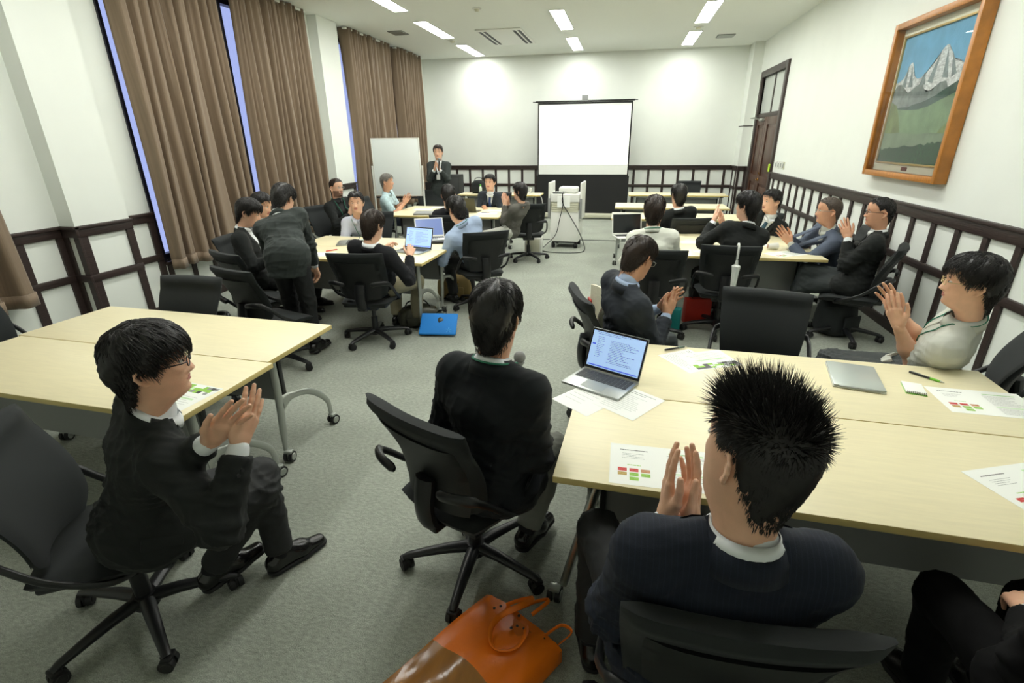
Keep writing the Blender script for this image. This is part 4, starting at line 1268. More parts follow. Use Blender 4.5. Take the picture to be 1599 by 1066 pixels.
class Field:
    """implicit surface on a regular grid, meshed by surface nets"""
    def __init__(self, h):
        self.h = h; self.prims = []

    def cap(self, a, b, ra, rb, k=.03, s=(1, 1), ax=None, sub=False):
        """tapered capsule; s=(sx,sy) stretches its section along ax (a world axis) and across it"""
        self.prims.append(('cap', np.array(a, float), np.array(b, float), ra, rb, k, s, None if ax is None else nrm(ax), sub)); return self

    def fn(self, f, lo, hi, mode, k=.005):
        self.prims.append(('fn', f, np.array(lo, float), np.array(hi, float), mode, k)); return self

    def mesh(self):
        h = self.h
        lo, hi = np.full(3, 1e9), np.full(3, -1e9)
        for p in self.prims:
            if p[0] == 'cap' and not p[8]:
                r = max(p[3], p[4]) * max(1, *p[6]) + .03
                lo = np.minimum(lo, np.minimum(p[1], p[2]) - r); hi = np.maximum(hi, np.maximum(p[1], p[2]) + r)
        lo -= 2 * h; n = np.ceil((hi - lo) / h).astype(int) + 3
        xs = [lo[i] + h * np.arange(n[i]) for i in range(3)]
        f = np.full(n, .25, np.float32)
        for p in self.prims:
            if p[0] == 'cap':
                _, a, b, ra, rb, k, s, ax, sub = p
                r = max(ra, rb) * max(1, *s) + k + 2.5 * h
                l2, h2 = np.minimum(a, b) - r, np.maximum(a, b) + r
            else:
                l2, h2 = p[2], p[3]
            i0 = np.clip(((l2 - lo) / h).astype(int), 0, n); i1 = np.clip(((h2 - lo) / h).astype(int) + 2, 0, n)
            if (i1 <= i0).any(): continue
            sl = tuple(slice(i0[i], i1[i]) for i in range(3))
            X = xs[0][sl[0]][:, None, None]; Y = xs[1][sl[1]][None, :, None]; Z = xs[2][sl[2]][None, None, :]
            if p[0] == 'cap':
                d = b - a; L2 = d @ d
                px, py, pz = X - a[0], Y - a[1], Z - a[2]
                t = np.clip((px * d[0] + py * d[1] + pz * d[2]) / max(L2, 1e-9), 0, 1)
                qx, qy, qz = px - t * d[0], py - t * d[1], pz - t * d[2]
                if ax is None:
                    dist = np.sqrt(qx * qx + qy * qy + qz * qz)
                    g = dist - (ra + (rb - ra) * t)
                else:
                    u = qx * ax[0] + qy * ax[1] + qz * ax[2]
                    rest = np.maximum(qx * qx + qy * qy + qz * qz - u * u, 0)
                    g = np.sqrt((u / s[0]) ** 2 + rest / s[1] ** 2) - (ra + (rb - ra) * t)
                    g = g * min(s)
                o = f[sl]
                if sub:
                    g = -g; hh = np.maximum(k - np.abs(o - g), 0) / k; f[sl] = np.maximum(o, g) + hh * hh * k / 4
                else:
                    hh = np.maximum(k - np.abs(o - g), 0) / k; f[sl] = np.minimum(o, g) - hh * hh * k / 4
            else:
                g = p[1](X, Y, Z); o = f[sl]
                if p[4] == 'cut': f[sl] = np.maximum(o, -g)
                elif p[4] == 'add': f[sl] = o + g
                elif p[4] == 'keep': f[sl] = np.maximum(o, g)
        return nets(f, lo, h)


def nets(f, lo, h):
    s = f < 0
    c = [s[i:s.shape[0] - 1 + i, j:s.shape[1] - 1 + j, k:s.shape[2] - 1 + k] for i in (0, 1) for j in (0, 1) for k in (0, 1)]
    sm = sum(x.astype(np.int8) for x in c)
    act = (sm > 0) & (sm < 8)
    I = np.argwhere(act)
    idx = np.full(act.shape, -1, np.int64); idx[act] = np.arange(len(I))
    acc = np.zeros((len(I), 3)); cnt = np.zeros(len(I))
    cor = [(i, j, k) for i in (0, 1) for j in (0, 1) for k in (0, 1)]
    for a in range(8):
        for b in range(a + 1, 8):
            d = [cor[b][q] - cor[a][q] for q in range(3)]
            if sum(abs(x) for x in d) != 1: continue
            fa = f[I[:, 0] + cor[a][0], I[:, 1] + cor[a][1], I[:, 2] + cor[a][2]]
            fb = f[I[:, 0] + cor[b][0], I[:, 1] + cor[b][1], I[:, 2] + cor[b][2]]
            m = (fa < 0) != (fb < 0)
            t = np.where(m, fa / np.where(m, fa - fb, 1), 0)
            P = np.array(cor[a], float)[None] + t[:, None] * np.array(d, float)[None]
            acc[m] += P[m]; cnt[m] += 1
    V = (I + acc / cnt[:, None]) * h + lo
    F = []
    for ax in range(3):
        sl0 = [slice(None)] * 3; sl1 = [slice(None)] * 3
        sl0[ax] = slice(0, -1); sl1[ax] = slice(1, None)
        a = s[tuple(sl0)]; b = s[tuple(sl1)]
        for flip in (False, True):
            m = (a & ~b) if not flip else (~a & b)
            E = np.argwhere(m)
            u, v = (ax + 1) % 3, (ax + 2) % 3
            E = E[(E[:, u] > 0) & (E[:, v] > 0)]
            E = E[(E[:, u] < act.shape[u]) & (E[:, v] < act.shape[v])]
            def g(du, dv):
                q = E.copy(); q[:, u] -= du; q[:, v] -= dv
                return idx[q[:, 0], q[:, 1], q[:, 2]]
            q = np.stack([g(1, 1), g(0, 1), g(0, 0), g(1, 0)], 1)
            if flip: q = q[:, ::-1]
            F.append(q)
    F = np.concatenate(F)
    F = F[(F >= 0).all(1)]
    return V, F


def vnormals(V, F):
    n = np.cross(V[F[:, 2]] - V[F[:, 0]], V[F[:, 3]] - V[F[:, 1]]) if F.shape[1] == 4 else np.cross(V[F[:, 1]] - V[F[:, 0]], V[F[:, 2]] - V[F[:, 0]])
    N = np.zeros_like(V)
    for i in range(F.shape[1]): np.add.at(N, F[:, i], n)
    return N / np.maximum(np.linalg.norm(N, axis=1), 1e-12)[:, None]


def relax(V, F, it=2, w=.5):
    E = np.concatenate([F[:, [i, (i + 1) % F.shape[1]]] for i in range(F.shape[1])])
    cnt = np.zeros(len(V)); np.add.at(cnt, E[:, 0], 1); np.add.at(cnt, E[:, 1], 1)
    for _ in range(it):
        S = np.zeros_like(V)
        for c in range(3):
            S[:, c] = np.bincount(E[:, 0], V[E[:, 1], c], len(V)) + np.bincount(E[:, 1], V[E[:, 0], c], len(V))
        V = V * (1 - w) + w * S / np.maximum(cnt, 1)[:, None]
    return V


def folds(V, N, amp, sc, seed, pulls):
    """cloth folds: long soft ridges around the pull points (elbow, waist, armpit)"""
    r = np.random.default_rng(seed)
    A = np.full(len(V), .28)
    for c, rad, w in pulls:
        d = np.linalg.norm(V - c, axis=1); A += w * np.exp(-(d / rad) ** 2)
    h = np.zeros(len(V))
    for i in range(4):
        k1 = nrm(r.normal(size=3) * Va(.7, .7, 1.5)) * sc * r.uniform(.7, 1.5)
        k2 = nrm(r.normal(size=3)) * sc * .45; k3 = nrm(r.normal(size=3)) * sc * .8
        w = np.sin(V @ k1 + 1.6 * np.sin(V @ k2 + r.uniform(0, 6)) + .7 * np.sin(V @ k3 + r.uniform(0, 6)))
        h += (1 - np.abs(w)) ** 2.2 - .35
    return V + N * (amp * np.minimum(A, 1.5) * h * .5)[:, None]


# ---------------------------------------------------------------- head
def interp(xs, ys, x):
    return np.interp(x, xs, ys)


def smooth_interp(xs, ys, x):
    xs, ys = np.array(xs, float), np.array(ys, float)
    m = np.gradient(ys, xs)
    i = np.clip(np.searchsorted(xs, x) - 1, 0, len(xs) - 2)
    h = xs[i + 1] - xs[i]; t = np.clip((x - xs[i]) / h, 0, 1)
    return (2 * t**3 - 3 * t**2 + 1) * ys[i] + (t**3 - 2 * t**2 + t) * h * m[i] + (-2 * t**3 + 3 * t**2) * ys[i + 1] + (t**3 - t**2) * h * m[i + 1]


HZ = [-.13, -.09, -.05, -.022, -.006, .004, .014, .030, .050, .075, .100, .125, .150, .175, .195, .212, .224, .231]
HF = [-.030, -.004, .018, .034, .058, .074, .082, .085, .087, .088, .089, .089, .093, .090, .080, .062, .040, .012]
HB = [-.062, -.076, -.078, -.076, -.076, -.077, -.078, -.082, -.088, -.096, -.102, -.105, -.104, -.098, -.086, -.068, -.046, -.018]
HW = [.030, .048, .056, .057, .058, .059, .060, .063, .067, .071, .074, .076, .077, .074, .067, .054, .036, .012]


def head_template(nc=56, nr=84):
    z = np.concatenate([np.linspace(-.13, -.03, 9)[:-1], np.linspace(-.03, .231, nr)])
    yf, yb, w = smooth_interp(HZ, HF, z), smooth_interp(HZ, HB, z), smooth_interp(HZ, HW, z)
    a = np.linspace(0, 2 * PI, nc, endpoint=False)
    V = []
    for k, zz in enumerate(z):
        yc = yb[k] * .5 + min(yf[k], .09) * .5 - .002
        yc = -.012 if zz > 0 else (-.012 + (-.018) * min(1, -zz / .05))
        face = np.clip((zz + .01) / .03, 0, 1) * np.clip((.15 - zz) / .06, 0, 1)
        nf = 2.15 - .25 * face * np.clip((.05 - zz) / .05, 0, 1)
        c, s_ = np.cos(a), np.sin(a)
        x = np.sign(s_) * np.abs(s_) ** (2 / 2.2) * w[k]
        yy = np.where(c > 0, np.abs(c) ** (2 / nf) * (yf[k] - yc), -np.abs(c) ** (2 / 2.1) * (yc - yb[k])) + yc
        fr = np.clip((yy - .03) / .04, 0, 1) ** 1.0
        G = lambda cx, cz, sx, sz: np.exp(-((np.abs(x) - cx) / sx) ** 2 - ((zz - cz) / sz) ** 2)
        d = np.zeros_like(x)
        # nose
        nw = np.interp(zz, [.066, .076, .095, .125], [.015, .016, .0085, .007])
        na = np.interp(zz, [.062, .069, .076, .083, .098, .118, .134], [0, .010, .021, .021, .013, .005, .0])
        d += na * np.exp(-(x / nw) ** 2)
        d += .004 * G(.0125, .074, .005, .006)
        d -= .0085 * G(.030, .116, .014, .011)
        d += .0035 * G(.028, .134, .020, .007)
        d += .004 * G(.045, .092, .018, .016)
        d += .0050 * np.exp(-(x / .018) ** 2 - ((zz - .057) / .0042) ** 2) + .0055 * np.exp(-(x / .016) ** 2 - ((zz - .0465) / .0045) ** 2)
        d -= .0035 * np.exp(-(x / .022) ** 2 - ((zz - .0518) / .0018) ** 2)
        d += .0045 * np.exp(-(x / .017) ** 2 - ((zz - .016) / .011) ** 2)
        d -= .0020 * np.exp(-(x / .02) ** 2 - ((zz - .034) / .006) ** 2)
        yy = yy + d * fr
        # eyeball lid bulge
        yy = yy + .0035 * G(.030, .1155, .010, .0055) * fr
        V.append(np.stack([x, yy, np.full(nc, zz)], 1))
    n = len(z)
    V = np.concatenate(V + [np.array([[0, -.005, .2335]]), np.array([[0, -.03, -.13]])])
    F = []
    for r in range(n - 1):
        for i in range(nc):
            F.append((r * nc + i, (r + 1) * nc + i, (r + 1) * nc + (i + 1) % nc, r * nc + (i + 1) % nc))
    F = np.array(F)[:, ::-1] if False else np.array(F)
    top, bot = n * nc, n * nc + 1
    T_ = [((n - 1) * nc + i, top, top, (n - 1) * nc + (i + 1) % nc) for i in range(nc)]
    tri = [((n - 1) * nc + i, top, (n - 1) * nc + (i + 1) % nc) for i in range(nc)]
    return V, F, np.array(tri)


HV, HFc, HT = head_template()


def ear_template():
    F = Field(.0028)
    # outer rim, lobe, bowl
    pts = [(0, .012, .052), (.004, .004, .062), (.010, -.010, .064), (.014, -.020, .054), (.014, -.021, .040), (.010, -.014, .024), (.005, -.006, .012), (.002, .004, .010)]
    for a, b in zip(pts, pts[1:]): F.cap(a, b, .0042, .0042, .006)
    F.cap((.000, .004, .050), (.004, -.006, .030), .008, .009, .008, (1, .5), (0, 0, 1))
    F.cap((.004, -.010, .050), (.006, -.012, .035), .004, .004, .006)
    F.cap((-.006, .004, .05), (-.004, .002, .018), .006, .006, .006)
    V, Fc = F.mesh()
    return relax(V, Fc, 1), Fc


EV, EF = ear_template()


def tube_arr(P, R, n=8):
    """returns verts, quads of a tube"""
    P = np.asarray(P, float); m = len(P)
    R = np.broadcast_to(np.asarray(R, float), (m,))
    V, F = [], []
    u = None
    for i in range(m):
        t = nrm(P[min(i + 1, m - 1)] - P[max(i - 1, 0)])
        if u is None:
            u = Va(0, 0, 1) if abs(t[2]) < .9 else Va(0, 1, 0)
        u = nrm(u - t * (u @ t)); w = np.cross(t, u)
        for k in range(n):
            a = 2 * PI * k / n; V.append(P[i] + R[i] * (u * math.cos(a) + w * math.sin(a)))
    for i in range(m - 1):
        for k in range(n):
            F.append((i * n + k, i * n + (k + 1) % n, (i + 1) * n + (k + 1) % n, (i + 1) * n + k))
    return np.array(V), np.array(F)


# ---------------------------------------------------------------- hands
def hand_template(curl=.18, spread=1.0, thumb=1.0, h=.0026, cup=0.0):
    """right hand: wrist at 0, fingers +Y, thumb +X... palm faces -Z"""
    F = Field(h)
    kn = [Va(.030, .086, .0), Va(.0095, .092, .003), Va(-.0115, .088, .002), Va(-.031, .077, -.002)]
    base = [Va(.016, .012, 0), Va(.006, .010, .002), Va(-.006, .010, .002), Va(-.015, .012, 0)]
    for k, b in zip(kn, base):
        F.cap(b, k, .0145, .0115, .012)
    F.cap((.0, .03, -.006), (.0, .065, -.006), .016, .018, .012, (1.5, .8), (1, 0, 0))
    F.cap((0, -.022, 0), (0, .015, 0), .026, .024, .012, (1.0, .82), (1, 0, 0))
    lens = [(.040, .025, .021), (.045, .028, .022), (.041, .026, .021), (.032, .020, .019)]
    rad = [.0092, .0094, .0090, .0080]
    sp = [.06, 0.0, -.07, -.17]
    for i in range(4):
        p = kn[i].copy(); ang = curl * (1 + .25 * i) * .8 + cup; az = sp[i] * spread
        r = rad[i]
        for j, L in enumerate(lens[i]):
            d = Va(math.sin(az) * math.cos(ang), math.cos(az) * math.cos(ang), -math.sin(ang))
            q = p + d * L
            F.cap(p, q, r, r * .93 if j < 2 else r * .82, .0035)
            p = q; r *= .93; ang += curl * (1.3 if j == 0 else .9)
    b = Va(.018, .018, -.006); m = Va(.046, .048, -.010 - .012 * thumb); ip = m + Va(.015 * thumb + .004, .032, -.003); tp = ip + Va(.004, .027, .001)
    F.cap(b, m, .0175, .0125, .014); F.cap(m, ip, .0115, .0098, .005); F.cap(ip, tp, .0096, .0078, .003)
    V, Fc = F.mesh()
    return relax(V, Fc, 1, .4), Fc


HANDS = {'clap': hand_template(.08, 1.0, .5), 'relax': hand_template(.42, .6, .9), 'flat': hand_template(.14, .7, .4), 'grip': hand_template(1.02, .0, 1.2, cup=.55)}


M_SKIN = {}
def skin_mat(tone):
    if tone not in M_SKIN:
        c = {0: (228, 180, 150), 1: (212, 160, 128), 2: (198, 146, 114)}[tone]
        m = mat('skin_%d' % tone, rgb(*c), .48, var=(28, .05), bump=(300, .06))
        m.node_tree.nodes['Principled BSDF'].inputs['Subsurface Weight'].default_value = .12
        m.node_tree.nodes['Principled BSDF'].inputs['Subsurface Radius'].default_value = (.012, .005, .003)
        M_SKIN[tone] = m
    return M_SKIN[tone]


M_LIPS = mat('lips', rgb(186, 116, 104), .45)
M_EYEW = mat('eye_white', rgb(225, 222, 214), .2)
M_IRIS = mat('dark_iris', rgb(30, 20, 16), .1)
M_HAIRM = {'black': mat('black_hair', rgb(24, 21, 20), .42, spec=.5, var=(60, .35)), 'brown': mat('dark_brown_hair', rgb(44, 32, 25), .42, var=(60, .35)), 'grey': mat('grey_hair', rgb(120, 116, 110), .5, var=(60, .4)), 'salt': mat('greying_cropped_hair', rgb(84, 74, 66), .55, var=(90, .4))}


def ik(a, c, l1, l2, hint):
    d = c - a; D = np.linalg.norm(d); D2 = min(D, (l1 + l2) * .998); D2 = max(D2, abs(l1 - l2) * 1.05 + .01); u = nrm(d); c2 = a + u * D2
    x = (l1 * l1 - l2 * l2 + D2 * D2) / (2 * D2); hg = math.sqrt(max(l1 * l1 - x * x, 0)); p = nrm(hint - u * (hint @ u))
    return a + u * x + p * hg, c2


def rig(s):
    y = math.radians(s['yaw']); k = s.get('scale', 1.0)
    fw = Va(-math.sin(y), math.cos(y), 0); rt = Va(math.cos(y), math.sin(y), 0); up = Va(0, 0, 1)
    hip, nb = Va(*s['hip']), Va(*s['nb']); t = nrm(nb - hip)
    ty = math.radians(s.get('tyaw', s['yaw'])); rt2 = Va(math.cos(ty), math.sin(ty), 0); fw2 = Va(-math.sin(ty), math.cos(ty), 0)
    tr = nrm(rt2 - t * (rt2 @ t)); tf = np.cross(t, tr)
    if tf @ fw2 < 0: tf = -tf
    J = dict(hip=hip, nb=nb, t=t, tr=tr, tf=tf, fw=fw, rt=rt, k=k)
    hy = math.radians(s.get('hyaw', s['yaw'])); hf = Va(-math.sin(hy), math.cos(hy), 0)
    J['hf'] = hf
    for sd, nm in ((-1, 'L'), (1, 'R')):
        sh = nb - t * .075 * k + tr * sd * .165 * k
        w = s['w' + nm]
        if w[0] == 'b': w = nb + tr * w[1] * k + tf * w[2] * k + up * w[3] * k
        w = Va(*w)
        hint = -up * .8 + tr * sd * s.get('eo', .45) - tf * .35
        if 'e' + nm in s: hint = Va(*s['e' + nm]) - sh
        el, w2 = ik(sh, w, .285 * k, .25 * k, hint)
        hj = hip + rt * sd * .088 * k
        an = Va(*s['a' + nm]); kh = up * 1.0 + fw * .9 + rt * sd * s.get('ko', .15)
        if 'k' + nm in s: kh = Va(*s['k' + nm]) - hj
        kn, an2 = ik(hj, an, .425 * k, .40 * k, kh)
        J.update({'sh' + nm: sh, 'el' + nm: el, 'wr' + nm: w2, 'hj' + nm: hj, 'kn' + nm: kn, 'an' + nm: an2})
    return J


def frame_from(y, z):
    """rotation matrix with columns x,y,z: y along fingers, z = back of the hand"""
    y = nrm(y); z = nrm(z - y * (z @ y)); x = np.cross(y, z)
    return np.stack([x, y, z], 1)


def person(s):
    J = rig(s); k = J['k']
    org = Va(s['hip'][0], s['hip'][1], 0)
    res = s.get('res', .012)
    near = s.get('near', False)
    root = thing('person', s['label'], 'person', tuple(org))
    W = lambda P: P - org
    hip, nb, t, tr, tf = J['hip'], J['nb'], J['t'], J['tr'], J['tf']
    up = Va(0, 0, 1); fw, rt = J['fw'], J['rt']
    skin = skin_mat(s.get('tone', 0))
    bulk = s.get('bulk', 1.0)
    TL = np.linalg.norm(nb - hip)
    chest = hip + t * TL * .66
    waist = hip + t * TL * .30
    # ---- head placement
    hy = math.radians(s.get('hyaw', s['yaw'])); hp = math.radians(s.get('hpitch', 0)); hr = math.radians(s.get('hroll', 0))
    HR = np.array(Matrix.Rotation(hy, 3, 'Z') @ Matrix.Rotation(-hp, 3, 'X') @ Matrix.Rotation(hr, 3, 'Y'))
    hs = k * s.get('hs', 1.03)
    # head template origin is at chin level on the ear axis; neck pivot at (0,-.03,-.05)
    piv = Va(0, -.03, -.045) * hs
    hpos = nb + up * .006 * k
    HR0 = np.array(Matrix.Rotation(math.radians(s['yaw']) * .5 + hy * .5, 3, 'Z') @ Matrix.Rotation(-hp * .12, 3, 'X'))
    def HW_(P):
        P = np.asarray(P, float); A_ = (P * hs - piv) @ HR.T; B_ = (P * hs - piv) @ HR0.T
        w = np.clip((P[..., 2:3] + .115) / .11, 0, 1); w = w * w * (3 - 2 * w)
        return A_ * w + B_ * (1 - w) + hpos
    V = [HW_(HV)]; quads = [HFc]; tris = [HT]; mi_q = [np.zeros(len(HFc), int)]
    cen = HV[HFc].mean(1)
    lips = (np.abs(cen[:, 0]) < .022 - 0.9 * np.abs(cen[:, 2] - .0515)) & (cen[:, 2] > .0425) & (cen[:, 2] < .0605) & (cen[:, 1] > .06)
    mi_q[0][lips] = 1
    off = len(HV)
    for sd in (-1, 1):
        e = EV.copy(); e[:, 0] += 0.0
        a = .42
        ex = e[:, 0] * math.cos(a) - e[:, 1] * math.sin(a) * .6; ey = e[:, 1] * math.cos(a * .3)
        e = np.stack([(ex + .071) * sd, ey - .012, e[:, 2] + .062], 1)
        V.append(HW_(e)); f = EF + off
        if sd < 0: f = f[:, ::-1]
        quads.append(f); mi_q.append(np.zeros(len(f), int)); off += len(e)
    # neck continuing into the chest, limbs under the clothes
    B = Field(s.get('bres', .011))
    up_r = s.get('bulk', 1.0)
    B.cap(hip, chest, .095 * k, .10 * k, .05, (1.2, .7), tr)
    B.cap(chest, nb - t * .11, .095 * k, .055 * k, .05, (1.2, .7), tr)
    B.cap(nb - t * .08, nb + up * .005, .045 * k, .045 * k, .03)
    bare = s.get('bare', False)
    for nm, sd in (('L', -1), ('R', 1)):
        B.cap(J['sh' + nm], J['el' + nm], .044 * k, .040 * k, .03)
        B.cap(J['el' + nm], J['el' + nm] * .55 + J['wr' + nm] * .45, .040 * k, .038 * k, .03)
        B.cap(J['el' + nm] * .55 + J['wr' + nm] * .45, J['wr' + nm], .038 * k, .0255 * k, .03)
        B.cap(J['hj' + nm], J['kn' + nm], .070 * k, .050 * k, .05)
        B.cap(J['kn' + nm], J['an' + nm], .048 * k, .036 * k, .03)
    bv, bf = B.mesh()
    V.append(bv); quads.append(bf + off); mi_q.append(np.zeros(len(bf), int)); off += len(bv)
    # ---- hands
    clap = s.get('hands', 'clap')
    for nm, sd in (('L', -1), ('R', 1)):
        kind = s.get('hand' + nm, 'clap' if clap == 'clap' else 'relax')
        hv, hf_ = HANDS[kind]
        w = J['wr' + nm]; fore = nrm(w - J['el' + nm])
        if 'hd' + nm in s: yd = nrm(Va(*s['hd' + nm]))
        elif clap == 'clap': yd = nrm(fore * .35 + tf * .5 + up * .75 - tr * sd * .15)
        else: yd = nrm(fore + tf * .3 - up * .1)
        if 'hb' + nm in s: zd = Va(*s['hb' + nm])
        elif clap == 'clap': zd = tr * sd + tf * .15
        else: zd = up + tr * sd * .3
        # right hand template: palm -Z, thumb +X ; for a right hand with back to +Z, fingers +Y the thumb is at -X
        M = frame_from(yd, zd)
        P = hv.copy() * k
        if sd > 0: P[:, 0] *= -1
        P = P @ M.T + w
        f = hf_ + off
        if sd > 0: f = f[:, ::-1]
        V.append(P); quads.append(f); mi_q.append(np.zeros(len(f), int)); off += len(P)
    Vall = W(np.concatenate(V)); Q = np.concatenate(quads)
    # triangles of the crown are stored as degenerate-free quads by splitting: add as separate polygons
    me = bpy.data.meshes.new('body')
    allf = [tuple(q) for q in Q.tolist()] + [tuple(q) for q in HT.tolist()]
    me.from_pydata(Vall.tolist(), [], allf)
    me.polygons.foreach_set('use_smooth', [True] * len(allf))
    me.polygons.foreach_set('material_index', np.concatenate([np.concatenate(mi_q), np.zeros(len(HT), int)]).astype(np.int32))
    me.materials.append(skin); me.materials.append(M_LIPS)
    body = link('body', me, root)
    # ---- face features
    if s.get('face', True):
        for sd in (-1, 1):
            bm = NB()
            c = HW_(Va(.030 * sd, .0785, .1158))
            R4 = Matrix(HR.tolist()).to_4x4()
            vs = sphere(bm, (0, 0, 0), .0115 * hs, (1.1, .8, .42), 12, 0)
            vs2 = sphere(bm, (0, .0062 * hs, 0), .0062 * hs, (1, .62, .80), 10, 1)
            bmesh.ops.transform(bm, matrix=Matrix.Translation(Vector(W(c))) @ R4, verts=bm.verts)
            obj('eye', bm, [M_EYEW, M_IRIS], root, 60)
            bm = NB()
            pts = [HW_(Va(x * sd, .0885 - abs(x - .026) * .28 , z)) for x, z in ((.014, .1325), (.022, .1365), (.032, .1375), (.043, .133))]
            tube(bm, [W(p) for p in pts], [.0022, .0032, .0030, .0012], 6, flat=.8)
            obj('eyebrow', bm, M_HAIRM[s.get('hair', 'black')], root)
    if s.get('beard'):
        c_ = HV[HFc].mean(1)
        jaw = (c_[:, 2] > -.004) & (c_[:, 2] < np.where(np.abs(c_[:, 0]) < .03, .042, .075)) & (c_[:, 1] > .0)
        mous = (np.abs(c_[:, 0]) < .028) & (c_[:, 2] > .0595) & (c_[:, 2] < .068) & (c_[:, 1] > .06)
        fj = HFc[jaw | mous]; us = np.unique(fj); rm = np.full(len(HV), -1); rm[us] = np.arange(len(us))
        bv_ = HV + vnormals(HV, HFc) * .0022
        npmesh('beard', W(HW_(bv_[us])), rm[fj], mat('short_brown_beard', rgb(128, 96, 78), .8, var=(200, .3)), root)
    # ---- hair
    build_hair(root, s, HW_, W, HR)
    # ---- clothes
    dress(root, s, J, W, chest, waist, res, k, bulk)
    # ---- glasses
    g = s.get('glasses')
    if g:
        bm = NB()
        gm_ = M_BLKP if g == 'dark' else (M_SILVER if g == 'thin' else mat('pale_gold_metal', rgb(214, 196, 150), .3, .7))
        rr = .0016 if g != 'dark' else .002
        for sd in (-1, 1):
            loop = [(.031 * sd + .021 * math.copysign(abs(math.cos(a)) ** .7, math.cos(a)), .1005 - .10 * max(0, abs(.031 * sd + .021 * math.cos(a)) - .03) , .114 + .0135 * math.copysign(abs(math.sin(a)) ** .7, math.sin(a))) for a in [2 * PI * i / 18 for i in range(18)]]
            tube(bm, [W(HW_(Va(*p))) for p in loop], rr, 6, closed=True)
            tube(bm, [W(HW_(Va(*p))) for p in ((.052 * sd, .0975, .118), (.066 * sd, .085, .119), (.0765 * sd, .03, .118), (.0775 * sd, -.005, .116), (.076 * sd, -.022, .104))], rr * 1.1, 6)
        tube(bm, [W(HW_(Va(*p))) for p in ((-.010, .1015, .116), (0, .1035, .1185), (.010, .1015, .116))], rr, 6)
        obj('glasses', bm, gm_, root)
    return root, J, HW_


# ---------------------------------------------------------------- hair
HEAD_BVH = None
def head_bvh():
    global HEAD_BVH
    if HEAD_BVH is None:
        HEAD_BVH = BVHTree.FromPolygons([Vector(v) for v in HV], [tuple(int(i) for i in q) for q in HFc] + [tuple(int(i) for i in q) for q in HT])
    return HEAD_BVH


def hairline(phi, st):
    """lowest hair height for an angle from the face (deg)"""
    L = {'short': ([0, 25, 45, 58, 68, 80, 95, 110, 130, 150, 180], [.182, .180, .168, .135, .105, .120, .130, .080, .030, .004, -.004]),
         'fringe': ([0, 25, 45, 58, 68, 80, 95, 110, 130, 150, 180], [.158, .156, .148, .125, .085, .100, .118, .065, .015, -.014, -.022]),
         'crop': ([0, 25, 45, 58, 68, 80, 95, 110, 130, 150, 180], [.190, .188, .178, .150, .115, .128, .138, .090, .040, .018, .012]),
         'long': ([0, 25, 45, 58, 68, 80, 95, 110, 130, 150, 180], [.165, .160, .140, .10, .06, .06, .05, .02, -.01, -.02, -.03])}[st]
    return np.interp(phi, *L)


